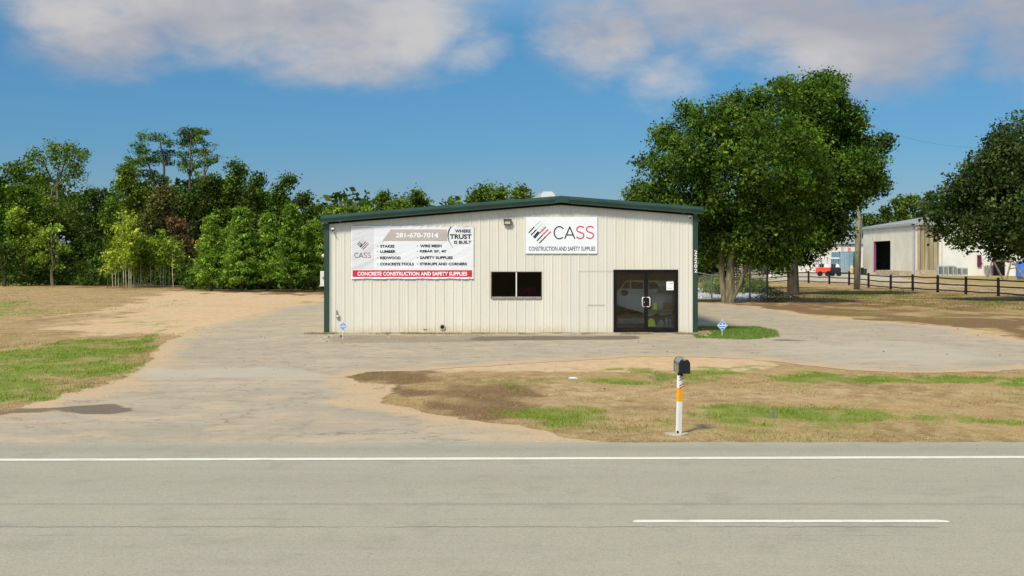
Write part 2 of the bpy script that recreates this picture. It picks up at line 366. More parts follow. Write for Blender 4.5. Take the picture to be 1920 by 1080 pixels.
# road sheet (runs across the view), slightly ragged far edge
def road_edge(x): return ROAD_EDGE_R+.02*(x/10)+.10*(fbm(np.array(x*1.1), np.array(3.3), 4)-.5)+(fbm(np.array(x*7.), np.array(8.3), 3)-.5)*.05
rx = np.concatenate([np.arange(-600, -20, 20), np.arange(-20, 20, .12), np.arange(20, 620, 20)])
mb = MB()
for i in range(len(rx)-1):
    a_, b_ = rx[i], rx[i+1]
    mb.quad((a_, -4, .006), (b_, -4, .006), (b_, float(road_edge(b_)), .006), (a_, float(road_edge(a_)), .006))
m, t = newmat('road_asphalt'); tc_ = t.node('ShaderNodeTexCoord').outputs['Object']; sp = t.node('ShaderNodeSeparateXYZ', {0: tc_}).outputs
gr = t.noise(tc_, 90, 3, .8); g2 = t.noise(tc_, 28, 5, .75); st = t.noise(t.sc(tc_, .12, 2.2, 1), 1.5, 6, .65); bg_ = t.noise(t.sc(tc_, .35, 1, 1), .8, 5, .6)
c = t.mix(t.step(st, .2, .8), (.318, .293, .232), (.355, .33, .263)); c = t.mix(t.m('MULTIPLY', t.step(bg_, .35, .7), .6), c, (.355, .33, .25))
c = t.mix(t.m('MULTIPLY', t.step(gr, .52, .70), .6), c, (.50, .47, .38)); c = t.mix(t.m('MULTIPLY', t.step(gr, .48, .32), .6), c, (.18, .165, .12))
c = t.mix(t.m('MULTIPLY', t.step(g2, .5, .68), .28), c, (.25, .235, .18)); g4 = t.noise(tc_, 1.6, 8, .72)
c = t.mix(t.m('MULTIPLY', t.step(g4, .50, .68), .40), c, (.235, .22, .17)); c = t.mix(t.m('MULTIPLY', t.step(t.noise(tc_, 1.1, 3, .5), .60, .72), .35), c, (.24, .225, .175))
c = t.mix(t.m('MULTIPLY', t.step(t.noise(t.sc(tc_, 1, 2, 1), 7, 2, .5), .74, .78), .55), c, (.10, .09, .07))
yn = t.m('ADD', sp[1], t.m('MULTIPLY', t.m('SUBTRACT', t.noise(t.sc(tc_, 1, 0, 0), 2.2, 5, .7), .5), .16))
def line(yc, wd, k, col_, yy, scale=1.0, lo=.4, hi=.6):
    global c
    f_ = t.m('SUBTRACT', 1.0, t.m('DIVIDE', t.m('ABSOLUTE', t.m('SUBTRACT', yy, yc)), wd), clamp=True)
    msk = t.step(t.noise(t.sc(tc_, scale, .3, 1), 1.0, 4, .6), lo, hi)
    c = t.mix(t.m('MULTIPLY', t.m('MULTIPLY', f_, msk), k), c, col_)
line(12.68, .09, .45, (.19, .175, .14), sp[1], .3, .2, .35)       # seam between lanes
line(12.15, .35, .5, (.34, .32, .25), sp[1], .1, .1, .3)
line(11.60, .020, .95, (.05, .045, .035), yn, .5, .38, .5)     # wandering crack
line(11.95, .012, .7, (.09, .08, .06), yn, .6, .45, .6)
line(11.25, .014, .8, (.07, .06, .05), yn, .45, .5, .62)
line(14.0, .9, .25, (.27, .25, .19), sp[1], .05, .1, .3)
line(16.35, .45, .45, (.25, .225, .165), sp[1], .2, .2, .5)
line(13.2, .010, .5, (.16, .14, .10), yn, .4, .5, .6); line(14.75, .010, .45, (.16, .14, .10), yn, .5, .52, .62)
g5 = t.noise(tc_, 42, 3, .8); c = t.mix(t.m('MULTIPLY', t.step(g5, .55, .70), .35), c, (.42, .40, .33)); c = t.mix(t.m('MULTIPLY', t.step(g5, .46, .34), .45), c, (.15, .14, .11))
bs = t.node('ShaderNodeBsdfPrincipled', {'Base Color': c, 'Roughness': .85, 'Specular IOR Level': .25})
bn = t.node('ShaderNodeBump', {'Height': gr, 'Strength': .5, 'Distance': .006}); t.l.new(bn.outputs[0], bs.inputs['Normal'])
t.node('ShaderNodeOutputMaterial', {0: bs.outputs[0]}); M['road'] = m
tag(mb.build('road', m), 'grey asphalt road running across the foreground', 'road', kind='structure')
# painted lines
m, t = newmat('road_paint'); tc_ = t.node('ShaderNodeTexCoord').outputs['Object']
n_ = t.noise(tc_, 22, 5, .75); cc = t.mix(t.m('MAXIMUM', t.step(n_, .56, .72), t.m('MULTIPLY', t.step(t.noise(tc_, 2.5, 4, .6), .5, .75), .5)), (.68, .66, .56), (.38, .35, .27))
t.node('ShaderNodeOutputMaterial', {0: t.node('ShaderNodeBsdfPrincipled', {'Base Color': cc, 'Roughness': .7}).outputs[0]}); M['paint'] = m
mb = MB(); lx = np.concatenate([np.arange(-400, -10, 10), np.arange(-10, 10, .25), np.arange(10, 401, 10)])
for i in range(len(lx)-1):
    f_ = lambda x, s: 15.56+.0165*x+s*(.088+.012*(float(vnoise(np.array(x*3.), np.array(s*7.+2)))-.5))
    a_, b_ = lx[i], lx[i+1]; mb.quad((a_, f_(a_, -1), .010), (b_, f_(b_, -1), .010), (b_, f_(b_, 1), .010), (a_, f_(a_, 1), .010))
tag(mb.build('edge_line', M['paint']), 'long solid white line along the far edge of the road', 'road marking', kind='structure')
mb = MB(); pts = []; random.seed(4)
a0, a1 = 1.19, 4.13; yc = 11.84
top = [(a0-.04, yc+.0)]+[(x, yc+.058+random.uniform(-.006, .006)) for x in np.arange(a0, a1, .12)]+[(a1+.02, yc+.02)]
bot = [(a1+.05, yc-.01)]+[(x, yc-.058+random.uniform(-.006, .006)) for x in np.arange(a1, a0, -.12)]
for a_, b_ in zip(top[:-1], top[1:]):
    mb.quad((a_[0], yc-.058+.004*math.sin(a_[0]*9), .010), (b_[0], yc-.058+.004*math.sin(b_[0]*9), .010), (b_[0], b_[1], .010), (a_[0], a_[1], .010))
tag(mb.build('lane_dash', M['paint'], loc=(2.6, yc, 0)), 'short white lane dash painted on the road, nearest the viewer', 'road marking', kind='structure')

# parking lot / driveway sheet: ragged polygon, triangulated, with dust and stain masks
def ragged(poly, step_, amp, seed=0, dsc=1.0):
    out = []; n = len(poly)
    for i in range(n):
        a_ = np.array(poly[i]); b_ = np.array(poly[(i+1) % n]); L = np.hypot(*(b_-a_)); k = max(1, int(L/(step_*max(1, a_[1]/30))))
        for j in range(k):
            p = a_+(b_-a_)*j/k; q = amp*max(1, p[1]/35)
            out.append((p[0]+(float(fbm(np.array(p[0]*1.3+seed), np.array(p[1]*1.3), 4))-.5)*q*2, p[1]+(float(fbm(np.array(p[0]*1.3+99+seed), np.array(p[1]*1.3), 4))-.5)*q*2))
    return out
def sheet(poly, z, name, mat, cell, label, cat='pavement', darks=(), lights=()):
    pl = [Vector(p) for p in poly]; bb = np.array(poly); pts = []
    yv = bb[:, 1].min()
    gx, gy = [], []
    while yv < bb[:, 1].max():
        c_ = cell*max(1, yv/28); row = np.arange(bb[:, 0].min(), bb[:, 0].max(), c_); gx += list(row); gy += [yv]*len(row); yv += c_
    gx, gy = np.array(gx), np.array(gy); ok = sdist(gx, gy, poly) > cell*.4
    gx, gy = gx[ok]+_rs.uniform(-.2, .2, ok.sum())*cell, gy[ok]+_rs.uniform(-.2, .2, ok.sum())*cell
    allp = pl+[Vector((a_, b_)) for a_, b_ in zip(gx, gy)]
    r = geometry.delaunay_2d_cdt(allp, [], [list(range(len(pl)))], 1, 1e-5)
    V = np.array([(v.x, v.y) for v in r[0]]); me_ = bpy.data.meshes.new(name)
    me_.from_pydata([(v[0], v[1], z) for v in V], [], [f for f in r[2]])
    Xv, Yv = V[:, 0], V[:, 1]; edge = sdist(Xv, Yv, poly)
    n_ = fbm(Xv*.8, Yv*.4, 4); dust = np.clip(1-edge/(.5+n_*2.4)+(fbm(Xv*2.1, Yv*1.2+60, 4)-.5)*.5, 0, 1); dk = np.zeros(len(V)); li = np.zeros(len(V))
    for arr, lst in ((dk, darks), (li, lights)):
        for pp, k, fe in lst:
            s = sdist(Xv, Yv, pp)+(n_-.5)*fe*3; arr += np.clip(s/fe*.5+.5, 0, 1)*k
    at_ = me_.color_attributes.new('mask', 'FLOAT_COLOR', 'POINT')
    at_.data.foreach_set('color', np.stack([dust, np.clip(dk, 0, 1), np.clip(li, 0, 1), np.ones(len(V))], -1).astype(np.float32).ravel())
    me_.update()
    o = link(name, me_, mat); return tag(o, label, cat, kind='structure')
m, t = newmat('lot_pavement'); tc_ = t.node('ShaderNodeTexCoord').outputs['Object']
at = t.node('ShaderNodeSeparateColor', {0: t.node('ShaderNodeAttribute', attribute_name='mask').outputs['Color']}).outputs
gr = t.noise(tc_, 70, 3, .75); fi = t.noise(tc_, 16, 6, .7); mi_ = t.noise(t.sc(tc_, .8, 1, 1), 1.4, 7, .68); bi = t.noise(t.sc(tc_, .6, .8, 1), .5, 6, .65)
c = t.mix(t.step(bi, .3, .7), (.31, .268, .20), (.40, .348, .262)); c = t.mix(t.m('MULTIPLY', t.step(mi_, .4, .7), .6), c, (.41, .345, .235))
c = t.mix(t.m('MULTIPLY', t.step(gr, .5, .7), .55), c, (.52, .46, .35)); c = t.mix(t.m('MULTIPLY', t.step(gr, .5, .32), .5), c, (.17, .145, .10))
vo = t.node('ShaderNodeTexVoronoi', {'Vector': t.node('ShaderNodeVectorMath', {0: t.sc(tc_, .55, .9, 1), 1: t.node('ShaderNodeTexNoise', {'Vector': tc_, 'Scale': 1.3, 'Detail': 5}).outputs['Color']}).outputs[0], 'Scale': .55}, feature='DISTANCE_TO_EDGE').outputs['Distance']
c = t.mix(t.m('MULTIPLY', t.m('MULTIPLY', t.step(vo, .012, .003), t.step(bi, .42, .55)), .6), c, (.12, .10, .07))
c = t.mix(t.m('MULTIPLY', t.step(t.noise(t.sc(tc_, .9, 1, 1), 1.9, 8, .75), .50, .64), .50), c, (.21, .18, .13))
c = t.mix(t.m('MULTIPLY', t.step(t.noise(t.sc(tc_, .8, 1, 1), .9, 8, .72), .50, .64), .65), c, (.50, .37, .23))
c = t.mix(t.m('MULTIPLY', t.step(fi, .55, .75), .3), c, (.19, .165, .12))
df = t.step(t.m('ADD', at[0], t.m('ADD', t.m('MULTIPLY', t.m('SUBTRACT', mi_, .5), 1.3), t.m('MULTIPLY', t.m('SUBTRACT', fi, .5), .8))), .35, .95)
dusty = t.mix(t.step(fi, .3, .7), (.43, .295, .165), (.53, .39, .235)); c = t.mix(t.m('MULTIPLY', df, .85), c, dusty)
c = t.mix(t.m('MULTIPLY', t.step(t.m('ADD', at[2], t.m('MULTIPLY', t.m('SUBTRACT', mi_, .5), .6)), .3, .7), .7), c, (.42, .375, .29))
wet = t.step(t.m('ADD', at[1], t.m('MULTIPLY', t.m('SUBTRACT', fi, .5), .5)), .4, .65); c = t.mix(t.m('MULTIPLY', wet, .8), c, (.105, .082, .055))
yn = t.m('ADD', t.m('ADD', sp[1] if False else t.node('ShaderNodeSeparateXYZ', {0: tc_}).outputs[1], 0), t.m('MULTIPLY', t.m('SUBTRACT', t.noise(t.sc(tc_, 1, 0, 0), .8, 6, .7), .5), .9))
line(26.2, .06, .5, (.16, .14, .10), yn, .3, .35, .5); line(31.7, .06, .5, (.15, .13, .10), yn, .2, .4, .5); line(20.6, .03, .5, (.17, .15, .11), yn, .4, .4, .55)
bs = t.node('ShaderNodeBsdfPrincipled', {'Base Color': c, 'Roughness': .9, 'Specular IOR Level': .2})
bn = t.node('ShaderNodeBump', {'Height': t.m('ADD', gr, fi), 'Strength': .4, 'Distance': .012}); t.l.new(bn.outputs[0], bs.inputs['Normal'])
t.node('ShaderNodeOutputMaterial', {0: bs.outputs[0]}); M['lot'] = m
LOTR = ragged(LOT, .16, .42)
sheet(LOTR, .003, 'parking_lot', M['lot'], .26, 'worn pale pavement of the driveway and forecourt before the metal building', 'driveway',
      darks=[(GP([(96, 766), (150, 761), (215, 757), (238, 763), (250, 770), (205, 777), (140, 777), (125, 771)]), .95, .10), (GP([(-40, 765), (80, 765), (110, 772), (20, 778), (-40, 784)]), .7, .15),
             (GP([(500, 689), (560, 685), (600, 688), (570, 697), (520, 696)]), .45, .2), (GP([(760, 700), (790, 690), (900, 690), (700, 706)]), .4, .4),
             (GP([(1440, 635), (1520, 637), (1515, 640), (1440, 641)]), .6, .15), (GP([(1060, 662), (1420, 664), (1500, 676), (1440, 671), (1060, 669)]), .33, .25),
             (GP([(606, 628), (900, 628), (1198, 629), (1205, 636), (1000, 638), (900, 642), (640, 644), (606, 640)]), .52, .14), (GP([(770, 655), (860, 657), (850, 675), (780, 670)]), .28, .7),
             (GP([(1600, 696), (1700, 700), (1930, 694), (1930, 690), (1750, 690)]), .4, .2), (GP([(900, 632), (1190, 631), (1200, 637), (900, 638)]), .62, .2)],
      lights=[(GP([(255, 690), (560, 690), (640, 705), (600, 712), (255, 712)]), .8, .5), (GP([(1500, 630), (1920, 650), (1920, 688), (1600, 690), (1400, 660)]), .6, 1.5), (GP([(0, 790), (700, 800), (700, 840), (0, 850)]), .35, 1)])
FAR = GP([(1300, 527), (1440, 528), (1555, 533), (1700, 543), (1950, 556), (2300, 570), (2300, 548), (1950, 540), (1760, 530), (1700, 523), (1640, 514.5), (1440, 512), (1250, 512)])
sheet(ragged(FAR, .8, .3, 5), .004, 'far_driveway', M['lot'], 2.5, 'pale concrete lane behind the black rail fence', 'road', lights=[(FAR, 1.2, 3)])
# white gravel bed inside the chain link fence
GRV = GP([(1250, 558), (1340, 561), (1368, 567.5), (1405, 564), (1440, 558), (1442, 543), (1250, 542)])
M['gravel'] = surf('gravel', (.30, .31, .33), (.62, .62, .62), 5, .9, 1.0)
mb = MB(); random.seed(8); rgv = ragged(GRV, .4, .15, 3); bb = np.array(rgv)
for i in range(2600):
    x, y = random.uniform(bb[:, 0].min(), bb[:, 0].max()), random.uniform(bb[:, 1].min(), bb[:, 1].max())
    if sdist(np.array([x]), np.array([y]), rgv)[0] < 0: continue
    r_ = random.uniform(.06, .2); n = 5; an = random.random()*6
    base = [(x+r_*math.cos(an+k*6.283/n)*random.uniform(.7, 1.2), y+r_*math.sin(an+k*6.283/n)*random.uniform(.7, 1.2), -.02) for k in range(n)]
    tp = (x+random.uniform(-.05, .05), y, r_*random.uniform(.5, 1.0))
    for k in range(n): mb.poly([base[k], base[(k+1) % n], tp])
tag(mb.build('gravel_bed', M['gravel'], loc=(17, 80, 0)), 'bed of broken white stone inside the chain link fence', 'gravel', kind='stuff')
mb = MB().poly([(p[0], p[1], .010) for p in rgv])
tag(mb.build('gravel_base', M['gravel']), 'pale gravelled ground under the broken white stone', 'ground', kind='structure')
print('ground done')
# ------------------------------------------------------------------ the metal building
D = 42.0; S = D/F
def wx(px): return (px-960)*S
def wz(py): return H-(py-HY)*S
XL, XR, XA = wx(608), wx(1308), wx(1052)
def rooftop(x):   # top line of the fascia
    return wz(405)+(wz(368)-wz(405))*(x-wx(603))/(XA-wx(603)) if x < XA else wz(368)+(wz(389)-wz(368))*(x-XA)/(wx(1317)-XA)
B = empty('metal_building', ((XL+XR)/2, D, 0), 'low cream ribbed metal building with dark green roof trim, window and glass doors', 'building')
m, t = newmat('panel_paint'); tc_ = t.node('ShaderNodeTexCoord').outputs['Object']; sp = t.node('ShaderNodeSeparateXYZ', {0: tc_}).outputs
n_ = t.noise(t.sc(tc_, 1.2, 1, .25), 1.2, 6, .6); n2_ = t.noise(t.sc(tc_, 9, 9, .5), 1, 4, .6); n3_ = t.noise(tc_, 6, 6, .7)
c = t.mix(t.step(n_, .3, .7), (.635, .612, .53), (.69, .668, .585)); c = t.mix(t.m('MULTIPLY', t.step(n2_, .5, .8), .28), c, (.57, .53, .43))
lowst = t.m('MULTIPLY', t.step(t.m('ADD', sp[2], t.m('MULTIPLY', n3_, .5)), .62, .22), .75); c = t.mix(lowst, c, (.50, .43, .28))
c = t.mix(t.m('MULTIPLY', t.step(n3_, .66, .75), .35), c, (.42, .36, .24))
# one slightly different tone per 3 ft sheet
sh = t.node('ShaderNodeTexWhiteNoise', {1: t.m('FLOOR', t.m('DIVIDE', sp[0], .914))}, noise_dimensions='1D').outputs[0]
c = t.mix(t.m('MULTIPLY', sh, .5), c, (.61, .60, .55))
t.node('ShaderNodeOutputMaterial', {0: t.node('ShaderNodeBsdfPrincipled', {'Base Color': c, 'Roughness': .55, 'Specular IOR Level': .35}).outputs[0]}); M['panel'] = m
WIN = (wx(920), wx(1016), wz(559.5), wz(509)); DOOR = (wx(1150), wx(1271.5), .02, wz(505.5))
# rib profile: list of (x, outward)
prof = []; PX0, PX1 = wx(616), wx(1299)
k0 = int((PX0-XA)/.3048)-2
for k in range(k0, k0+52):
    xc = XA+k*.3048+.004
    prof += [(xc-.024, 0), (xc-.013, .019), (xc+.013, .019), (xc+.024, 0)]
    for q in (.115, .20): prof += [(xc+q-.012, 0), (xc+q-.004, .006), (xc+q+.004, .006), (xc+q+.012, 0)]
prof = [p for p in prof if PX0 < p[0] < PX1]; prof = [(PX0, 0)]+prof+[(PX1, 0)]
def interp(x):
    for a_, b_ in zip(prof[:-1], prof[1:]):
        if a_[0] <= x <= b_[0]: return a_[1]+(b_[1]-a_[1])*(x-a_[0])/(b_[0]-a_[0]+1e-9)
    return 0
cuts = [WIN[0], WIN[1], DOOR[0], DOOR[1], XA]
pr = sorted(prof+[(x, interp(x)) for x in cuts]); mb = MB()
for (xa, oa), (xb, ob) in zip(pr[:-1], pr[1:]):
    if xb-xa < 1e-6: continue
    xm = (xa+xb)/2; za, zb = rooftop(xa)-.28, rooftop(xb)-.28; spans = [(.03, .03, za, zb)]
    for (u0, u1, v0, v1) in (WIN, DOOR):
        if u0 < xm < u1:
            spans = [(.03, .03, v0, v0)] if v0 > .1 else []
            spans.append((v1, v1, za, zb))
    for (z0a, z0b, z1a, z1b) in spans: mb.quad((xa, D-oa, z0a), (xb, D-ob, z0b), (xb, D-ob, z1b), (xa, D-oa, z1a))
front = mb.build('front_wall', M['panel'], B)
DEP = 24.0
mb = MB(); mb.box((XL+.03, D+.12, .0), (XL+.12, D+DEP, rooftop(XL)-.12)); mb.build('side_wall', M['panel'], B)
mb = MB(); mb.box((XR-.12, D+.12, .0), (XR-.03, D+DEP, rooftop(XR)-.12)); mb.build('side_wall', M['panel'], B)
mb = MB(); mb.prism([(XL+.12, D+DEP-.1, 0), (XR-.12, D+DEP-.1, 0), (XR-.12, D+DEP-.1, rooftop(XR)-.15), (XA, D+DEP-.1, rooftop(XA)-.12), (XL+.12, D+DEP-.1, rooftop(XL)-.12)], (0, .09, 0)); mb.build('back_wall', M['panel'], B)
# roof slab
mb = MB()
for xa, xb in ((wx(603), XA), (XA, wx(1317))):
    za, zb = rooftop(xa)-.02, rooftop(xb)-.02
    mb.prism([(xa, D-.17, za), (xb, D-.17, zb), (xb, D-.17, zb-.07), (xa, D-.17, za-.07)], (0, DEP+.35, 0))
mb.build('roof', M['grey_roof'], B)
# rake trim: upper face leans back, lower face upright, black strip painted as eave shadow under
mb = MB()
def rake(xa, xb, out=0.0, cap=False):
    za, zb = rooftop(xa), rooftop(xb); y0 = D-.30-out; y1 = D-.20-out
    sec = [(y1+.03, .012), (y0, -.075), (y0, -.105), (y0+.035, -.20), (y0+.035, -.235), (y1+.03, -.235)]
    if cap: sec = [(y1+.03, .014), (y0, -.03), (y0, -.225), (y1+.03, -.225)]
    pa = [(xa, y, za+z) for y, z in sec]; pb = [(xb, y, zb+z) for y, z in sec]; n = len(sec)
    for i in range(n): j = (i+1) % n; mb.quad(pa[j], pa[i], pb[i], pb[j])
    mb.poly(pa); mb.poly(pb[::-1])
rake(wx(603), wx(1040)-.001); rake(wx(1066)+.001, wx(1317)); rake(wx(1040), XA, .006, True); rake(XA, wx(1066), .006, True)
mb.build('rake_trim', M['green_metal'], B)
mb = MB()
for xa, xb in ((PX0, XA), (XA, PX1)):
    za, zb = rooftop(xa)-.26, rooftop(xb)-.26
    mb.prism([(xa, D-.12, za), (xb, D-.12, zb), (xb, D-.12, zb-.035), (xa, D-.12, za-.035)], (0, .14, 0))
mb.build('eave_shadow', M['black_gap'], B)  # no real part: a black strip for the shadow below the trim
for (a_, b_, nm) in ((608, 617.6, 1), (1298.5, 1308, 2)):
    mb = MB(); xa, xb = wx(a_), wx(b_); zt = min(rooftop(xa), rooftop(xb))-.27
    mb.box((xa, D-.075, .01), (xb, D+.115, zt)); mb.box((xa+.015 if nm == 1 else xb-.012, D-.079, .012), (xa+.03 if nm == 1 else xb-.002, D-.0752, zt-.01))
    ct = mb.build('corner_trim', M['green_metal'], B)
    if nm == 2:
        for i, chx in enumerate('22202'): text(chx, 1301, 1306.6, 473+i*8.6, 7.0, D-.083, M['white_print'], ct, .02, 'address_digit', D)
# white edge strip next to each trim
MB().box((wx(617.7), D-.04, .03), (wx(620), D-.002, rooftop(wx(618))-.3)).build('edge_strip', M['cream_wall'], B)
MB().box((wx(1296.2), D-.04, .03), (wx(1298.4), D-.002, rooftop(wx(1297))-.3)).build('edge_strip', M['cream_wall'], B)
# slab edge / footing
mb = MB(); random.seed(3); x = XL
while x < XR:
    x2 = min(XR, x+random.uniform(.5, 1.1)); o_ = random.uniform(.10, .16)
    mb.prism([(x, D-o_, -.03), (x2, D-o_-random.uniform(-.015, .015), -.03), (x2, D-.002, -.03), (x, D-.002, -.03)], (0, 0, .03+random.uniform(.02, .035))); x = x2
mb.build('footing', M['concrete'], B)
# faint outline of a blocked-up doorway
mb = MB(); q = D-.021
M['seam'] = surf('seam', (.42, .38, .29), None, 4, .8)
mb.box((wx(1085), q-.004, wz(508)-.004), (wx(1150), q, wz(508)+.004)); mb.box((wx(1085), q-.004, .05), (wx(1085)+.008, q, wz(508)-.0041)); mb.box((wx(1101), q-.004, wz(571.5)-.008), (wx(1134), q, wz(571.5)+.008), )
mb.box((wx(1101), q-.004, .05), (wx(1101)+.006, q, wz(571.5)-.009))
mb.build('patched_panel_seam', M['seam'], B)
# window
Wn = MB(); (u0, u1, v0, v1) = WIN
W_ = MB(); W_.box((u0, D-.02, v0), (u0+.035, D+.10, v1)); W_.box((u1-.02, D-.02, v0), (u1, D+.10, v1)); W_.box((u0+.036, D-.02, v1-.02), (u1-.021, D+.10, v1))
M['brown_jamb'] = surf('brown_jamb', (.16, .11, .09), (.22, .16, .13), 4, .7)
wf = W_.build('window', M['brown_jamb'], B)
mm = MB().box((wx(967), D-.01, v0+.06), (wx(969.2), D+.04, v1-.021)); mm.build('mullion', M['chrome'], wf)
sm = MB().box((u0+.036, D-.045, v0-.012), (u1-.021, D+.09, v0+.028)).box((u0+.037, D-.03, v0+.0285), (u1-.022, D+.05, v0+.058)); sm  .build('sill', surf('sill_metal', (.24, .22, .19), (.36, .33, .28), 8, .6), wf, bevel=.004)
for a_, b_ in ((u0+.036, wx(967)-.001), (wx(969.2)+.001, u1-.021)):
    MB().quad((a_, D+.03, v0+.058), (b_, D+.03, v0+.058), (b_, D+.03, v1-.021), (a_, D+.03, v1-.021)).build('pane', M['glass_window'], wf)
# storefront double door
(u0, u1, v0, v1) = DOOR; mid_ = wx(1211.5)
F_ = MB(); F_.box((u0, D-.03, v0), (u0+.055, D+.10, v1)).box((u1-.055, D-.03, v0), (u1, D+.10, v1)).box((u0+.0551, D-.03, v1-.06), (u1-.0551, D+.10, v1)).box((u0+.0551, D-.03, v0), (u1-.0551, D+.09, v0+.02))
F_.build('door_frame', M['bronze'], B, bevel=.003)
for i, (a_, b_) in enumerate(((u0+.058, mid_-.003), (mid_+.003, u1-.058))):
    st_ = .062; Dm = MB(); z0, z1 = v0+.024, v1-.064
    Dm.box((a_, D-.02, z0), (a_+st_, D+.03, z1)).box((b_-st_, D-.02, z0), (b_, D+.03, z1)).box((a_+st_, D-.018, z0), (b_-st_, D+.028, z0+.16)).box((a_+st_, D-.018, z1-.075), (b_-st_, D+.028, z1))
    dr = Dm.build('door', M['bronze'], B, bevel=.003)
    MB().quad((a_+st_, D+.01, z0+.16), (b_-st_, D+.01, z0+.16), (b_-st_, D+.01, z1-.075), (a_+st_, D+.01, z1-.075)).build('pane', M['glass_door'], dr)
    if i == 0: xh, xo = wx(1209.5), wx(1203.8)
    else: xh, xo = wx(1212.5), wx(1218.2)
    zt, zb_ = wz(557.5), wz(575)
    MB().tube([(xh, D-.022, zt), (xo+(xh-xo)*.25, D-.075, zt), (xo, D-.085, zt-.04), (xo, D-.085, zb_+.04), (xo+(xh-xo)*.25, D-.075, zb_), (xh, D-.022, zb_)], .015, 8).build('handle', M['chrome'], dr, smooth=True)
    if i == 0: MB().tube([(wx(1208), D-.021, wz(566.5)), (wx(1208), D-.032, wz(566.5))], .014, 10).build('lock', M['chrome'], dr)
# interior shell
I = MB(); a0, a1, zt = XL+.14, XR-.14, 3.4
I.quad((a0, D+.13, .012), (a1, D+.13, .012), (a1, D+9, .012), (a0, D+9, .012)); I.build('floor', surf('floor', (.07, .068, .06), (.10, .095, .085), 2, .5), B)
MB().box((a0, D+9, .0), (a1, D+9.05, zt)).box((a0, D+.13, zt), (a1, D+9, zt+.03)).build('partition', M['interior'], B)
# roof vent behind the ridge
V_ = MB(); d2 = D+8; q0 = P(1014, 372, d2); s2 = d2/F; zb = rooftop(q0.x)-.1
oc = [(-14, 0), (-14, -6.5), (-8, -13), (8, -13), (14, -6.5), (14, 0)]
V_.prism([(q0.x+(14+x)*s2, d2, q0.z-y*s2-.0) for x, y in [(-14, 4), (-14, -8), (-9, -13), (7, -13), (13, -6), (14, 4)]][::1], (0, .7, 0)); V_.build('roof_vent', surf('vent_white', (.55, .58, .58), (.62, .66, .66), 2, .5), B)
V_ = MB(); V_.prism([P(992, 378, d2+.8), P(1013, 378, d2+.8), P(1013, 359.5, d2+.8)], (0, .5, 0)); V_.build('roof_flashing', M['steel'], B)

# ------------------------------------------------------------------ signs on the wall
def logo(fn, wd, y, parent, mats, D_=D):
    """five slanted bars of the emblem; fn maps big-sign photo pixels to photo pixels"""
    def bar(a_, b_, mat, k=1.0, nm='emblem_bar'):
        A = fn(*a_); B_ = fn(*b_); mb = MB().stroke([(wx(A[0]), wz(A[1])), (wx(B_[0]), wz(B_[1]))], wd*k, y); mb.build(nm, mats[mat], parent)
    z = lambda x, y_: (960+x/10.667, 390+y_/10.667)
    for a_, b_, c_, k in [((443, 378), (336, 496), 'k', 1), ((492, 428), (380, 543), 'k', 1), ((538, 480), (438, 596), 'n', 2.5), ((610, 540), (498, 658), 'k', 1), ((668, 580), (546, 702), 'k', 1),
                       ((560, 268), (450, 372), 'g', .8), ((606, 313), (502, 415), 'g', .8), ((652, 356), (552, 458), 'g', .8),
                       ((678, 378), (557, 500), 'r', 1), ((728, 425), (611, 539), 'r', 1), ((775, 472), (669, 579), 'r', 1)]:
        bar(z(*a_), z(*b_), c_, k)
mats = {'k': M['black_print'], 'n': M['navy'], 'g': M['pale_grey'] if 'pale_grey' in M else surf('pale_grey', (.52, .54, .54), None, 3, .6), 'r': M['red_print']}
SC = [(.93, .12), (.86, .055), (.72, .01), (.5, -.01), (.28, .02), (.12, .10), (.05, .22), (.08, .33), (.2, .42), (.5, .49), (.78, .56), (.93, .66), (.96, .78), (.88, .91), (.72, .985), (.5, 1.0), (.26, .98), (.10, .92), (.02, .86)]
def cass(fn, wd, y, parent, red):
    def put(pts, mat): MB().stroke([(wx(fn(*p)[0]), wz(fn(*p)[1])) for p in pts], wd, y).build('letter', mat, parent)
    put([(945+102*math.cos(R(a_)), 495-122*math.sin(R(a_))) for a_ in range(38, 323, 12)], M['black_print'])
    put([(1052, 616), (1157, 375)], M['black_print']); put([(1151, 375), (1256, 616)], M['black_print']); put([(1092, 540), (1218, 540)], M['black_print'])
    for x0 in (1287, 1480): put([(x0+p[0]*155, 372+p[1]*236) for p in SC], red)
# small rigid sign
yS = D-.045
Sg = empty('company_sign', (wx(1053), yS, wz(475)), 'rigid white sign with dark and red initials and slanted bar emblem, right of the lamp', 'sign')
MB().box((wx(985.5), yS, wz(475.5)), (wx(1120), yS+.012, wz(407))).build('sign_panel', M['white_print'], Sg)
idm = lambda x, y_: (x, y_); zz = lambda x, y_: (960+x/10.667, 390+y_/10.667)
logo(idm, 2.2*S, yS-.003, Sg, mats); cass(zz, 2.3*S, yS-.003, Sg, M['red_print'])
text('CONSTRUCTION AND SAFETY SUPPLIES', 991.5, 1116, 466.3, 8.0, yS-.003, M['black_print'], Sg, .012, D_=D)
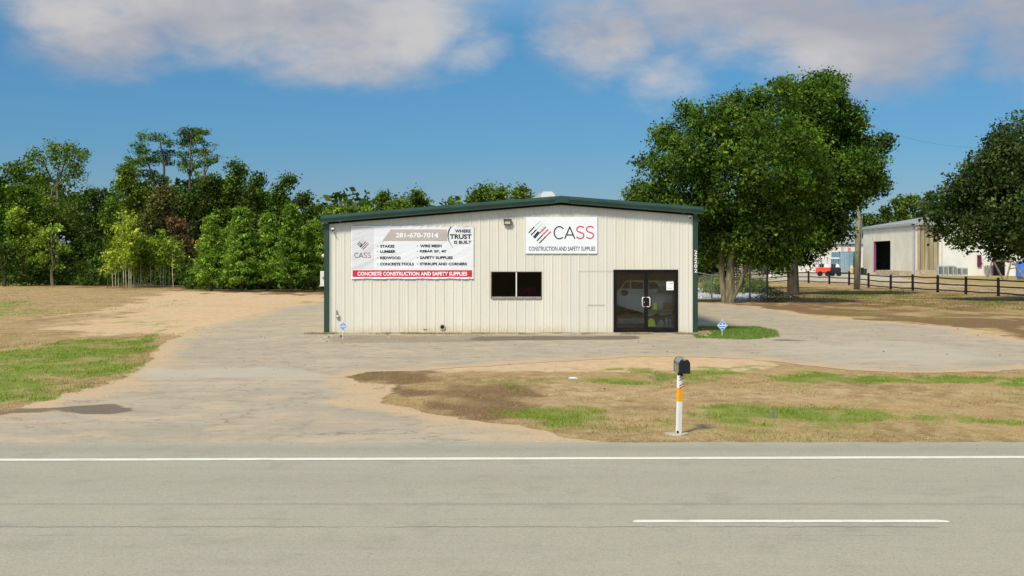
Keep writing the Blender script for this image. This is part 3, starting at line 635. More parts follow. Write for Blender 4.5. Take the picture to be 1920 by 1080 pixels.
# banner
m, t = newmat('banner_vinyl'); tc_ = t.node('ShaderNodeTexCoord').outputs['Object']
cr = t.noise(t.sc(t.node('ShaderNodeMapping', {'Vector': tc_, 'Rotation': (0, R(32), 0)}).outputs[0], .5, 1, 3.5), 1.3, 4, .5)
def vinyl(name, c1):
    m, t = newmat(name); tc_ = t.node('ShaderNodeTexCoord').outputs['Object']
    v = t.sc(t.node('ShaderNodeMapping', {'Vector': tc_, 'Rotation': (0, R(24), 0)}).outputs[0], .55, 1, 2.6)
    cr = t.noise(v, 1.1, 3, .5, .5)
    b = t.node('ShaderNodeBsdfPrincipled', {'Base Color': c1, 'Roughness': .42, 'Specular IOR Level': .4})
    bn = t.node('ShaderNodeBump', {'Height': cr, 'Strength': .5, 'Distance': .07}); t.l.new(bn.outputs[0], b.inputs['Normal'])
    t.node('ShaderNodeOutputMaterial', {0: b.outputs[0]}); return m
v_w, v_g, v_b, v_r = vinyl('vinyl_white', (.72, .745, .79)), vinyl('vinyl_pale', (.62, .64, .675)), vinyl('vinyl_grey', (.44, .40, .385)), vinyl('vinyl_red', (.58, .02, .035))
yB = D-.040
Bn = empty('vinyl_banner', (wx(773), yB, wz(522)), 'wide white vinyl banner with phone number, product list and red bottom band', 'banner')
random.seed(11); mb = MB(); N_ = 40
tp = [(658.5+(888.5-658.5)*i/N_, 423.6+(.9*math.sin(i*.9)+.5*math.sin(i*2.3))*.55-.6*(i/N_)) for i in range(N_+1)]
bt = [(658.5+(888-658.5)*i/N_, 522.4+(.9*math.sin(i*.7+1)+.4*math.sin(i*1.9))*.55) for i in range(N_+1)]
for i in range(N_):
    w_ = lambda k: .008*math.sin(k*.55)*math.sin(k*.21+1)
    for (r0, r1) in ((0, .03), (.03, .97), (.97, 1)):
        def pt(k, r_): e_ = .006 if r_ in (.03, .97) else .02*abs(math.sin(k*1.3)); return (wx(tp[k][0]+(bt[k][0]-tp[k][0])*r_), yB-(e_ if r_ not in (.03, .97) else 0), wz(tp[k][1]+(bt[k][1]-tp[k][1])*r_))
        mb.quad(pt(i, r1), pt(i+1, r1), pt(i+1, r0), pt(i, r0))
mb.build('banner_sheet', v_w, Bn)
y2, y3 = yB-.004, yB-.008
def rect(a_, b_, c_, d_, y_, mat, nm, sl=0): MB().quad((wx(a_), y_, wz(d_)), (wx(c_), y_, wz(d_)), (wx(c_), y_, wz(b_)), (wx(a_+sl), y_, wz(b_))).build(nm, mat, Bn)
rect(660.8, 426, 700.3, 504, y2, v_g, 'logo_strip'); rect(717, 430.2, 838.5, 451.5, y2, v_b, 'phone_bar', 16); rect(661.5, 506.6, 885.3, 519.3, y2, v_r, 'red_band')
text('281-670-7014', 742, 822, 441, 9.6, y3, M['white_print'], Bn, .035, D_=D)
text('CONCRETE CONSTRUCTION AND SAFETY SUPPLIES', 670.5, 876, 513.2, 7.4, y3, M['white_print'], Bn, .035, D_=D)
for s_, a_, b_, yc_ in [('STAKES', 713, 740, 461.6), ('LUMBER', 713, 742, 471.6), ('REDWOOD', 713, 751.5, 483.4), ('CONCRETE TOOLS', 713, 776, 495),
                        ('WIRE MESH', 787.5, 828, 461), ("REBAR 20', 40'", 787.5, 837, 471.2), ('SAFETY SUPPLIES', 787.5, 849, 483), ('STIRRUPS AND CORNERS', 787.5, 875.5, 494.8)]:
    text(s_, a_, b_, yc_, 5.2, y3, M['black_print'], Bn, .035, D_=D)
    bx_ = a_-4.6; mb = MB().poly([(wx(bx_)+.016*math.cos(k*.785), y3, wz(yc_)+.016*math.sin(k*.785)) for k in range(8)]); mb.build('bullet', M['black_print'], Bn)
text('WHERE', 853.3, 882.5, 433.2, 6, y3, M['black_print'], Bn, .03, D_=D); text('TRUST', 843.5, 884.2, 443.6, 8.9, y3, M['black_print'], Bn, .03, D_=D); text('IS BUILT', 851.5, 883.8, 454.2, 6, y3, M['black_print'], Bn, .03, D_=D)
arc = [(845, 425), (841.5, 430), (839.5, 437), (839.3, 444), (841, 451), (844, 457), (849.5, 464.5)]; wds = [2.2, 2.2, 2.0, 1.7, 1.3, .9, .4]
mb = MB()
for i in range(6):
    (xa, ya), (xb, yb) = arc[i], arc[i+1]; mb.quad((wx(xa), y3, wz(ya)), (wx(xb), y3, wz(yb)), (wx(xb+wds[i+1]), y3, wz(yb)), (wx(xa+wds[i]), y3, wz(ya)))
mb.build('bracket', M['black_print'], Bn)
lg = lambda x, y_: (670.2+(x-991)*.505, 447.4+(y_-414.8)*.505)
mats2 = dict(mats); mats2['r'] = M['red_dark']; logo(lg, 1.2*S, y3, Bn, mats2)
cs = lambda x, y_: (665.4+(x-843)*(695.6-665.4)/(1635-843), 474.2+(y_-372)*(483-474.2)/236)
cass(cs, 1.0*S, y3, Bn, M['red_dark'])

# ------------------------------------------------------------------ fittings on the building, each its own thing
# wall flood lamp
o = empty('wall_lamp', (wx(951), D-.03, wz(416)), 'small bronze floodlight fixed high on the wall between banner and sign', 'lamp')
a_, b_, t_, u_ = wx(944.2), wx(959), wz(411), wz(421.8)
mb = MB(); mb.box((a_, D-.16, t_-.05), (b_, D-.033, t_)); mb.prism([(a_+.01, D-.15, t_-.052), (a_+.01, D-.033, t_-.052), (a_+.01, D-.033, u_), (a_+.01, D-.11, u_)], (.025, 0, 0)); mb.prism([(b_-.035, D-.15, t_-.052), (b_-.035, D-.033, t_-.052), (b_-.035, D-.033, u_), (b_-.035, D-.11, u_)], (.025, 0, 0)); mb.box((a_+.036, D-.12, u_), (b_-.036, D-.033, u_+.025))
mb.build('housing', surf('lamp_bronze', (.03, .025, .010), (.06, .05, .02), 5, .5), o, bevel=.004)
MB().quad((a_+.037, D-.112, u_+.027), (b_-.037, D-.112, u_+.027), (b_-.037, D-.14, t_-.054), (a_+.037, D-.14, t_-.054)).build('lens', surf('lens', (.50, .47, .36), (.6, .57, .47), 4, .3), o)
def camera_box(px, py, lab):
    o = empty('security_camera', (wx(px), D-.03, wz(py)), lab, 'camera')
    MB().box((wx(px)-.05, D-.13, wz(py)-.01), (wx(px)+.05, D-.033, wz(py)+.055)).build('mount', M['white_print'], o, bevel=.012)
    MB().tube([(wx(px)+.01, D-.12, wz(py)-.03), (wx(px)+.01, D-.20, wz(py)-.045)], .026, 10).build('lens', M['black'], o)
camera_box(1292, 407, 'small white security camera under the eave at the right corner of the wall'); camera_box(624.5, 430, 'small white security camera left of the banner near the left corner')
# round wall vent with dark opening
o = empty('pipe_vent', (wx(829.8), D-.03, wz(613)), 'round dark pipe opening with pale collar low on the wall', 'vent')
pc = Vector((wx(829.8), D, wz(613.2)))
ring = MB(); 
for k in range(20):
    an, an2 = k*math.pi/10, (k+1)*math.pi/10
    for r0, r1, y0, y1 in ((.095, .085, D-.045, D-.06), (.085, .066, D-.06, D-.055), (.066, .062, D-.055, D-.005)):
        ring.quad((pc.x+r0*math.cos(an), y0, pc.z+r0*math.sin(an)), (pc.x+r0*math.cos(an2), y0, pc.z+r0*math.sin(an2)), (pc.x+r1*math.cos(an2), y1, pc.z+r1*math.sin(an2)), (pc.x+r1*math.cos(an), y1, pc.z+r1*math.sin(an)))
ring.build('collar', M['concrete'], o); MB().poly([(pc.x+.064*math.cos(k*.314), D-.036, pc.z+.064*math.sin(k*.314)) for k in range(20)]).build('opening', M['black_gap'], o)
mb = MB(); random.seed(2)
for (px, py, r_) in ((795.5, 618, .030), (800.5, 617.5, .022), (797.5, 617.2, .014), (805, 617.5, .012)):
    MB().poly([(wx(px)+r_*random.uniform(.7, 1.2)*math.cos(k*.9), D-.0335, wz(py)+r_*.8*random.uniform(.6, 1.1)*math.sin(k*.9)) for k in range(7)]).build('punched_hole', M['black_gap'], B)
o = empty('outlet_box', (wx(633), D-.03, wz(594)), 'grey outdoor outlet box with short conduit at the lower left of the wall', 'outlet')
MB().box((wx(630.4), D-.09, wz(595.8)), (wx(636.4), D-.033, wz(589.3))).build('box', surf('box_grey', (.20, .18, .12), (.28, .25, .18), 5, .6), o, bevel=.01)
MB().box((wx(631.3), D-.095, wz(594.2)), (wx(635.5), D-.0905, wz(590.6))).build('cover', M['cream_wall'], o, bevel=.002)
MB().tube([(wx(631.4), D-.05, wz(589.5)), (wx(631.4), D-.05, wz(580.5))], .022, 8).build('conduit', M['steel'], o)
# electric meter cabinet on the left side wall
o = empty('meter_cabinet', (XL-.07, D+1.2, wz(536)), 'white utility cabinet sticking out from the left side of the building', 'cabinet')
k_ = (D+1.0)/F; xa = (600.2-960)*k_
MB().box((xa, D+1.0, H-(534.5-HY)*k_), (XL+.028, D+1.4, H-(508.5-HY)*k_)).build('box', surf('cab', (.58, .58, .54), (.64, .64, .6), 3, .5), o, bevel=.015)
MB().box((xa-.02, D+.98, H-(536.7-HY)*k_), (XL+.028, D+1.42, H-(534.6-HY)*k_)).build('base', M['cream_wall'], o)
MB().tube([(xa+.13, D+.99, H-(523-HY)*k_), (xa+.09, D+.96, H-(521-HY)*k_), (xa+.12, D+.99, H-(519-HY)*k_)], .010, 6).build('latch', M['bronze'], o)
o = empty('side_lamp', (XL-.05, D+1.2, H-(480-HY)*k_), 'small cream lamp on the left side wall above the cabinet', 'lamp')
pb = Vector(((604.5-960)*k_, D+1.2, H-(480.5-HY)*k_)); mb = MB()
mb.tube([pb+Vector((-.02, 0, .075)), pb+Vector((-.01, 0, .06)), pb, pb+Vector((.01, 0, -.05))], [.02, .055, .062, .02], 10); mb.build('shade', surf('lampcream', (.62, .52, .36), None, 3, .4), o, smooth=True)
MB().tube([pb+Vector((.03, 0, 0)), (XL+.028, D+1.2, pb.z)], .018, 8).build('arm', M['bronze'], o)
# OPEN sign hanging behind the right window pane
o = empty('open_sign', (wx(993), D+.12, wz(553)), 'dim magenta letter sign behind the right window pane', 'sign')
m_op = surf('neon_dim', (.10, .008, .035), None, 3, .4, emis=((.6, .03, .18), .25))
text('OPEN', 974, 1004, 545, 11, D+.12, m_op, o, .0, D_=D)
mb = MB()
for (a_, b_) in (((972, 538), (1008, 538)), ((972, 553), (1008, 553)), ((972, 538), (972, 553)), ((1008, 538), (1008, 553))): mb.tube([(wx(a_[0]), D+.13, wz(a_[1])), (wx(b_[0]), D+.13, wz(b_[1]))], .006, 6)
mb.build('border_tube', surf('tube_blue', (.02, .03, .06), None, 3, .4), o)
# ---------------- inside the shop, behind the doors
sh = empty('shelving_unit', (wx(1243), D+1.0, 0), 'dark metal shelves of goods behind the right glass door', 'shelf')
mb = MB()
for (xx, yy) in ((wx(1218), D+.75), (wx(1268), D+.75), (wx(1218), D+1.25), (wx(1268), D+1.25)): mb.box((xx-.015, yy-.015, .012), (xx+.015, yy+.015, 1.9))
mb.build('upright', M['bronze'], sh)
m_sh = surf('shelf_grey', (.42, .44, .40), None, 3, .5)
for z_ in (.16, .74, 1.30): MB().box((wx(1217), D+.73, z_), (wx(1269), D+1.27, z_+.03)).build('shelf', m_sh, sh)
def item(name, lab, cat, fn, mat): mb = MB(); fn(mb); c = mb.v[0].copy(); return tag(mb.build(name, mat, loc=(c.x, c.y, c.z), bevel=.004), lab, cat)
m_y = surf('yellow_glow', (.42, .50, .02), (.5, .6, .05), 3, .5, emis=((.45, .55, .03), .12)); m_bx = surf('cardboard', (.36, .22, .11), (.42, .27, .14), 3, .8)  # yellow goods get a faint glow of their own to show indoors
item('cardboard_box', 'brown cardboard box on the middle shelf behind the right glass door', 'box', lambda m_: m_.box((wx(1250), D+.80, .772), (wx(1267), D+1.15, 1.0)), m_bx)
item('safety_vest_pack', 'bright yellow pack on the middle shelf behind the right glass door', 'package', lambda m_: m_.prism([(wx(1229.5), D+.8, .772), (wx(1237), D+.8, .772), (wx(1237), D+.8, .93), (wx(1235), D+.8, 1.0), (wx(1231), D+.8, .98)], (0, .2, 0)), m_y)
item('tape_rolls', 'brown stack left of the yellow pack on the middle shelf inside the door', 'box', lambda m_: m_.box((wx(1220), D+.82, .772), (wx(1227), D+1.1, 1.22)), surf('rust', (.16, .07, .035), (.22, .10, .05), 3, .7))
def hat(m_):
    c0 = Vector((wx(1227), D+.95, .192)); m_.tube([c0, c0+Vector((0, 0, .02)), c0+Vector((0, 0, .03)), c0+Vector((0, 0, .16)), c0+Vector((0, 0, .24)), c0+Vector((0, 0, .27))], [.19, .19, .14, .13, .08, .01], 14)
item('hard_hat', 'yellow green hard hat on the bottom shelf behind the right glass door', 'helmet', hat, m_y)
m_wh = surf('white_goods', (.62, .62, .60), None, 3, .5)
item('white_jug', 'squat white jug on the bottom shelf behind the right glass door', 'jug', lambda m_: m_.tube([(wx(1245), D+.9, .192), (wx(1245), D+.9, .30), (wx(1245), D+.9, .38), (wx(1245), D+.9, .42)], [.11, .12, .07, .04], 12), m_wh)
item('white_bottle', 'tall white bottle, left one of two on the bottom shelf inside the door', 'bottle', lambda m_: m_.tube([(wx(1256), D+.9, .192), (wx(1256), D+.9, .44), (wx(1256), D+.9, .50)], [.05, .05, .02], 10), m_wh)
item('white_bottle', 'tall white bottle, right one of two on the bottom shelf inside the door', 'bottle', lambda m_: m_.tube([(wx(1263), D+.9, .192), (wx(1263), D+.9, .42), (wx(1263), D+.9, .48)], [.045, .045, .02], 10), m_wh)
item('clear_bag_pack', 'blue grey plastic pack on the upper shelf behind the right glass door', 'package', lambda m_: m_.box((wx(1240), D+.8, 1.332), (wx(1262), D+1.1, 1.52)), surf('bluegrey', (.10, .14, .17), (.2, .26, .3), 6, .4))
item('orange_pack', 'small orange pack on the bottom shelf between hard hat and jug', 'package', lambda m_: m_.box((wx(1233), D+1.0, .192), (wx(1240), D+1.2, .52)), surf('orangey', (.30, .10, .02), None, 3, .6))
# notice taped on the right door
o = empty('door_notice', (wx(1256.5), D-.0, wz(543)), 'white paper notice taped inside the right glass door', 'notice')
MB().quad((wx(1249.5), D+.004, wz(544)), (wx(1263), D+.004, wz(544)), (wx(1263), D+.004, wz(528)), (wx(1249.5), D+.004, wz(528))).build('sheet', surf('paper', (.78, .80, .76), None, 3, .7), o)
MB().quad((wx(1252), D+.006, wz(527.8)), (wx(1263), D+.006, wz(527.8)), (wx(1263), D+.006, wz(525)), (wx(1252), D+.006, wz(525))).build('header_strip', M['navy'], o)
mb = MB()
for (a_, b_, c_, d_) in ((1256, 530.5, 1262, 531.8), (1251.5, 540.6, 1260, 541.1)): MB().quad((wx(a_), D+.002, wz(d_)), (wx(c_), D+.002, wz(d_)), (wx(c_), D+.002, wz(b_)), (wx(a_), D+.002, wz(b_))).build('printed_line', M['grey_metal'], o)
# van added inside to stand for the reflection in the left leaf's glass
yv = D+.95; kv = yv/F; vx = lambda px: (px-960)*kv; vz = lambda py: H-(py-HY)*kv
o = empty('van_reflection', (vx(1200), yv+.8, .012), 'white van shape added behind the left glass door as its reflection', 'van')
m_v = surf('van_white', (.55, .56, .55), (.62, .63, .62), 2, .35, spec=.5)
body = [(1156, 548), (1158, 543), (1163, 540.5), (1169, 531), (1174, 526), (1182, 524), (1260, 526), (1262, 590), (1240, 592), (1232, 588), (1224, 592), (1212, 594), (1206, 588), (1196, 584), (1168, 577), (1157, 572), (1155, 560)]
mb = MB().prism([(vx(a_), yv, vz(b_)) for a_, b_ in body], (0, 1.6, 0)); mb.build('body', m_v, o, bevel=.03)
mb = MB()
for g in ([(1166, 540.5), (1171, 532), (1176, 528.5), (1181, 528), (1181, 541)], [(1183.5, 528), (1206, 529.5), (1206, 542), (1183.5, 541.2)], [(1216, 530), (1226, 529), (1233, 533), (1236, 541), (1216, 542)]): mb.poly([(vx(a_), yv-.01, vz(b_)) for a_, b_ in g])
mb.build('window', M['black'], o)
MB().prism([(vx(1171)+.13*math.cos(k*.524), yv-.012, vz(549)+.11*math.sin(k*.524)) for k in range(12)], (0, .01, 0)).build('mirror', M['black'], o)
mb = MB()
for cx in (1178, 1243): MB().tube([(vx(cx), yv+.02, .34), (vx(cx), yv+.24, .34)], .33, 20).build('wheel', M['black'], o)
MB().box((vx(1158), yv-.08, vz(606)), (vx(1208), yv-.02, vz(597))).build('running_board', M['grey_metal'], o)
# ------------------------------------------------------------------ mailbox
pb = G(1272, 815); dM = pb.y; sM = dM/F
mx_ = lambda px: (px-960)*sM; mz = lambda py: H-(py-HY)*sM
o = empty('mailbox', (mx(1272) if False else mx_(1272), dM, 0), 'black domed mailbox on a white post with orange band and red stripes beside the road', 'mailbox')
ang = R(24); ca, sa = math.cos(ang), math.sin(ang)
top_c = Vector((mx_(1276.5), dM, 0)); pt_ = Vector((mx_(1275), dM, mz(703)))
m_pw = surf('post_white', (.70, .70, .69), (.76, .76, .75), 5, .5)
def post_piece(z0p, z1p, xc0, xc1, half, name, mat, out=0.0):
    mb = MB(); z0, z1 = mz(z0p), mz(z1p); h = half+out
    def cr(xc, z): return [(mx_(xc)+dx*ca*h-dy*sa*h, dM+dx*sa*h*-1*-1+dy*ca*h, z) for dx, dy in ((-1, -1), (1, -1), (1, 1), (-1, 1))]
    a_, b_ = cr(xc0, z0), cr(xc1, z1)
    for i in range(4): j = (i+1) % 4; mb.quad(a_[i], a_[j], b_[j], b_[i])
    mb.poly(b_); mb.poly(a_[::-1]); return mb.build(name, mat, o)
post_piece(815.5, 703, 1272.2, 1275.4, .030, 'post', m_pw)
m_or = surf('tape_orange', (.80, .34, .012), (.85, .38, .02), 5, .4)
bandA = post_piece(752, 727, 1273.9, 1274.7, .030, 'orange_band', m_or, .0025)
tapeB = post_piece(727, 703.5, 1274.7, 1275.4, .030, 'striped_band', m_pw, .002)
mb = MB()
for zc in (706, 711, 721.5, 726.5 - .5):
    h = .033; f0 = lambda dx, z: (mx_(1275.1)+dx*ca*h+sa*h+.0, dM+dx*sa*h-ca*h-.0012, z)
    MB().quad(f0(-1, mz(zc+2.6)), f0(-1, mz(zc+.8)), f0(1, mz(zc-3.2)), f0(1, mz(zc-1.4))).build('red_stripe', M['red_print'], tapeB)
mb = MB().box((mx_(1268), dM-.05, 0), (mx_(1271.5), dM-.035, mz(807))); mb.build('base_bracket', M['black'], o)
# box: axis runs away from the road, turned so that its left flank shows
W2, Hh, Ln = .076, .20, .46
fwd = Vector((-math.sin(R(1.5)), math.cos(R(1.5)), 0)); rt = Vector((math.cos(R(1.5)), math.sin(R(1.5)), 0))
zb0 = mz(698); fc = Vector((mx_(1280.4), dM-.17, zb0+.0))
arch = [(-W2, 0), (W2, 0), (W2, Hh-W2)]+[(W2*math.cos(R(a_)), Hh-W2+W2*math.sin(R(a_))) for a_ in range(15, 180, 15)]+[(-W2, Hh-W2)]
m_mb = surf('mailbox_black', (.012, .013, .015), (.02, .02, .022), 6, .28, spec=.8)
mb = MB().prism([fc+rt*a_+Vector((0, 0, b_)) for a_, b_ in arch], fwd*Ln); shell = mb.build('box', m_mb, o, bevel=.003)
mb = MB()
arch2 = [(a_*1.06, (b_-.1)*1.05+.1) for a_, b_ in arch]
mb.prism([fc-fwd*.012+rt*a_+Vector((0, 0, b_)) for a_, b_ in arch2], fwd*.03); dd = mb.build('door', M['black'], o, bevel=.003)
mb = MB().prism([fc+fwd*(Ln-.012)+rt*a_+Vector((0, 0, b_)) for a_, b_ in arch2], fwd*.02); mb.build('back_rim', M['black'], o)
# grey sheets painting the light on the black box's left flank and roof
m_al = surf('mailbox_sheen', (.24, .25, .22), (.34, .36, .31), 12, .35, metal=.4)
mb = MB(); q = W2+.0015
mb.quad(fc-rt*q+fwd*(Ln-.02)+Vector((0, 0, .012)), fc-rt*q+fwd*.03+Vector((0, 0, .012)), fc-rt*q+fwd*.03+Vector((0, 0, Hh-W2-.012)), fc-rt*q+fwd*(Ln-.02)+Vector((0, 0, Hh-W2-.012)))
for a_ in range(85, 165, 10):
    A = lambda t_: rt*(q*math.cos(R(t_)))+Vector((0, 0, Hh-W2+q*math.sin(R(t_))))
    mb.quad(fc+A(a_)+fwd*.03, fc+A(a_+10)+fwd*.03, fc+A(a_+10)+fwd*(Ln-.02), fc+A(a_)+fwd*(Ln-.02))
mb.build('lit_side_sheet', m_al, o)
mb = MB().box((-.02, -.008, -.01), (.02, .0, .012)); mb.v = [fc-fwd*.013+rt*v.x+fwd*v.y+Vector((0, 0, v.z+Hh-.005)) for v in mb.v]; mb.build('latch', M['steel'], dd)
mb = MB(); pc_ = fc+fwd*.17; mb.tube([Vector((mx_(1275.4), dM, mz(704))), Vector((mx_(1275.4), dM, mz(699)))-Vector((0,0,.0)), Vector((pc_.x-.02, dM, zb0-.002))], [.036, .042, .07], 8); mb.build('bracket', M['black'], o)
mb = MB(); random.seed(5)
mb.prism([(mx_(1270)+.17*math.cos(k*.7)*random.uniform(.8, 1.15), dM-.0+.16*math.sin(k*.7)*random.uniform(.8, 1.15), -.02) for k in range(9)], (0, 0, .045)); tag(mb.build('post_footing', M['concrete'], loc=(mx_(1270), dM, 0), bevel=.01), 'rough concrete footing round the base of the mailbox post', 'footing')
# short metal stake in the verge
ps = G(1450, 786)
mb = MB(); mb.box((ps.x-.03, ps.y-.012, -.02), (ps.x+.0, ps.y+.012, .14)).box((ps.x+.0, ps.y-.006, -.02), (ps.x+.02, ps.y+.02, .17)); tag(mb.build('marker_stake', M['grey_metal'], loc=(ps.x, ps.y, 0), bevel=.003), 'short grey metal stake standing in the grass right of the mailbox', 'stake')
# scrap of white litter
pl_ = G(1072, 710); mb = MB()
mb.poly([pl_+Vector(v) for v in ((-.08, 0, .01), (0, -.08, .005), (.08, -.02, .015), (.07, .07, .025), (-.02, .05, .03))]); mb.poly([pl_+Vector(v) for v in ((.02, -.07, .008), (.14, -.04, .006), (.12, .04, .01), (.06, .04, .025))])
tag(mb.build('paper_litter', M['white_print'], loc=tuple(pl_)), 'crumpled white scrap lying on the grass behind the mailbox', 'litter')
# blue yard signs
def yard_sign(px, pyc, pybase, hw, lab):
    g0 = G(px, pybase); d_ = g0.y; s_ = d_/F; zc = H-(pyc-HY)*s_; x_ = g0.x; h = hw*s_
    o = empty('yard_sign', (x_, d_, 0), lab, 'yard sign')
    MB().tube([(x_-.008, d_+.012, -.02), (x_, d_+.012, zc+h+.03)], .011, 6).build('stake', M['chrome'], o)
    def dia(k, y_, nm, mat, th): return MB().prism([(x_-k, y_, zc), (x_, y_, zc-k), (x_+k, y_, zc), (x_, y_, zc+k)], (0, th, 0)).build(nm, mat, o)
    mb_ = surf('sign_blue', (.05, .17, .60), (.07, .21, .66), 4, .4)
    p_ = dia(h, d_, 'plate', mb_, .006)
    mw = surf('sign_white', (.60, .70, .80), None, 4, .4)
    ed = MB(); k0, k1 = h*.98, h*.86
    c0 = [(x_-k0, zc), (x_, zc-k0), (x_+k0, zc), (x_, zc+k0)]; c1 = [(x_-k1, zc), (x_, zc-k1), (x_+k1, zc), (x_, zc+k1)]
    for i in range(4): j = (i+1) % 4; ed.quad((c0[i][0], d_-.003, c0[i][1]), (c0[j][0], d_-.003, c0[j][1]), (c1[j][0], d_-.003, c1[j][1]), (c1[i][0], d_-.003, c1[i][1]))
    ed.build('border', mw, p_)
    bb_ = MB(); bb_.box((x_-h*.70, d_-.004, zc-h*.10), (x_+h*.70, d_-.001, zc+h*.14)); bb_.box((x_-h*.48, d_-.004, zc-h*.42), (x_+h*.48, d_-.001, zc-h*.30)); bb_.build('white_band', mw, p_)
    MB().poly([(x_-h*.17, d_-.004, zc+h*.24), (x_+h*.17, d_-.004, zc+h*.24), (x_+h*.13, d_-.004, zc+h*.38), (x_, d_-.004, zc+h*.62), (x_-h*.13, d_-.004, zc+h*.38)]).build('emblem', mw, p_)
yard_sign(643.2, 611.8, 637, 8.3, 'small blue diamond yard sign in front of the left end of the wall')
yard_sign(1354.3, 610.3, 630, 10.2, 'small blue diamond yard sign in the grass right of the building')
# broken concrete at the left corner, dry leaves at the right corner
random.seed(21)
chunks = [(627, 632, .30, 'flat broken concrete slab below the left corner of the wall'), (611, 633, .17, 'lump of broken concrete at the foot of the left corner trim'), (603, 636.5, .10, 'pale concrete chip left of the left building corner'), (609, 641, .11, 'whitish concrete chip nearest the viewer at the left corner'), (729, 633, .12, 'concrete bit lying under the middle of the banner')]
for px, py, r_, lab in chunks:
    g0 = G(px, py); mb = MB(); n = 7; b_ = [g0+Vector((r_*random.uniform(.7, 1.2)*math.cos(k*.898), r_*.7*random.uniform(.7, 1.2)*math.sin(k*.898), -.01)) for k in range(n)]
    mb.prism(b_, (random.uniform(-.03, .03), 0, r_*random.uniform(.25, .4))); tag(mb.build('concrete_chunk', M['concrete'], loc=tuple(g0), bevel=.01), lab, 'rubble')
V = []; col = []; rs = np.random.RandomState(4)
for i in range(900):
    g0 = G(1319+rs.normal(0, 7), 626+rs.normal(0, 2.4)); s_ = rs.uniform(.03, .07); a_ = rs.uniform(0, 6.3); tl = rs.uniform(-.04, .04)
    if g0.x < XR+.03 and g0.y > D-.1: continue
    z_ = rs.uniform(.01, .07); u = np.array([math.cos(a_), math.sin(a_), tl*8])*s_; v = np.array([-math.sin(a_), math.cos(a_), -tl*5])*s_*.6; c0 = np.array([g0.x, g0.y, z_])
    V += [c0-u, c0-v, c0+u, c0+v]; k = rs.uniform(.6, 1.3); col.append((.62*k, .48*k, .28*k))
tag(npmesh('leaf_litter', V, 4, M['blade'], loc=tuple(G(1319, 627)), col=np.array(col)), 'heap of dry tan leaves at the right foot of the building', 'leaves', kind='stuff')
print('building done')
# ------------------------------------------------------------------ trees
def unit(rs, n): v = rs.normal(size=(n, 3)); return v/np.linalg.norm(v, axis=1)[:, None]
def leaves(blobs, nclump, per, crad, leaf, pal, seed, flat=.75, shell=.5, aspect=.62, var=.32):
    """leaf-sized faces in clumps spread through ellipsoid lobes. blobs: (cx,cy,cz,rx,ry,rz); pal: list of colours"""
    rs = np.random.RandomState(seed); b = np.array(blobs, float)
    wgt = (b[:, 3]*b[:, 5])**1.0; idx = rs.choice(len(b), nclump, p=wgt/wgt.sum())
    dr = unit(rs, nclump); rr = shell+(1.02-shell)*rs.rand(nclump)**.6; rr = rr*(1+np.abs(rs.normal(0, .16, nclump))*(rs.rand(nclump) < .35))
    c = b[idx, :3]+dr*b[idx, 3:]*rr[:, None]
    pal = np.array(pal); pc = pal[rs.randint(0, len(pal), nclump)]*np.exp(rs.normal(0, var, (nclump, 1)))
    ci = np.repeat(np.arange(nclump), per); n = len(ci)
    p = c[ci]+rs.normal(size=(n, 3))*np.array([crad, crad, crad*flat])
    out = dr[ci]*.6+unit(rs, n)*.9+np.array([0, 0, .35]); nrm = out/np.linalg.norm(out, axis=1)[:, None]
    t1 = np.cross(nrm, unit(rs, n)); t1 /= np.linalg.norm(t1, axis=1)[:, None]+1e-9; t2 = np.cross(nrm, t1)
    s = leaf*np.exp(rs.normal(0, .28, (n, 1)))
    t1 = t1*s; t2 = t2*s*aspect
    V = np.stack([p-t1, p-t2+nrm*s*.12, p+t1, p+t2+nrm*s*.12], 1).reshape(-1, 3)
    V[:, 2] = np.maximum(V[:, 2], .02)
    col = pc[ci]*np.exp(rs.normal(0, .17, (n, 1))); return V, np.clip(col, .004, .7)
def limbs(mb, base, segs, rad, mi=0): pass
def branchy(mb, p0, p1, r0, r1, rs, bend=.12, n=4, seg=6):
    p0, p1 = Vector(p0), Vector(p1); L = (p1-p0).length; pts = [p0]
    for k in range(1, n): f_ = k/n; pts.append(p0.lerp(p1, f_)+Vector(rs.normal(0, bend*L*.35, 3))+Vector((0, 0, L*.10*math.sin(f_*3.14))))
    pts.append(p1); mb.tube(pts, [r0+(r1-r0)*k/n for k in range(n+1)], seg, cap=False); return pts
OLIVE = [(0.096, 0.167, 0.015), (0.128, 0.207, 0.02), (0.071, 0.129, 0.011), (0.167, 0.226, 0.026)]
DARK = [(0.05, 0.095, 0.012), (0.067, 0.119, 0.016), (0.039, 0.074, 0.01), (0.089, 0.129, 0.019)]
MIDG = [(0.079, 0.156, 0.015), (0.109, 0.193, 0.02), (0.062, 0.12, 0.012)]
LIGHT = [(0.2, 0.294, 0.026), (0.25, 0.346, 0.033), (0.15, 0.237, 0.022), (0.3, 0.384, 0.044)]
YELL = [(0.276, 0.378, 0.028), (0.345, 0.425, 0.033), (0.196, 0.295, 0.022), (0.391, 0.448, 0.055)]
PINE_L = [(0.165, 0.299, 0.03), (0.216, 0.354, 0.035), (0.123, 0.232, 0.022), (0.267, 0.388, 0.05)]
PINE_D = [(0.086, 0.173, 0.024), (0.122, 0.211, 0.032), (0.065, 0.133, 0.02)]
BROWN = [(0.12, 0.13, 0.029), (0.096, 0.124, 0.024), (0.156, 0.13, 0.039)]
RUST = [(.20, .11, .05), (.15, .09, .04), (.10, .10, .03)]
def add_tree(name, label, cat, base, mb_trunk, V, col, bark, group=None):
    o = empty(name, base, label, cat, group)
    mb_trunk.build('trunk', bark, o, smooth=True); npmesh('crown', V, 4, M['leaf'], o, col=col); return o
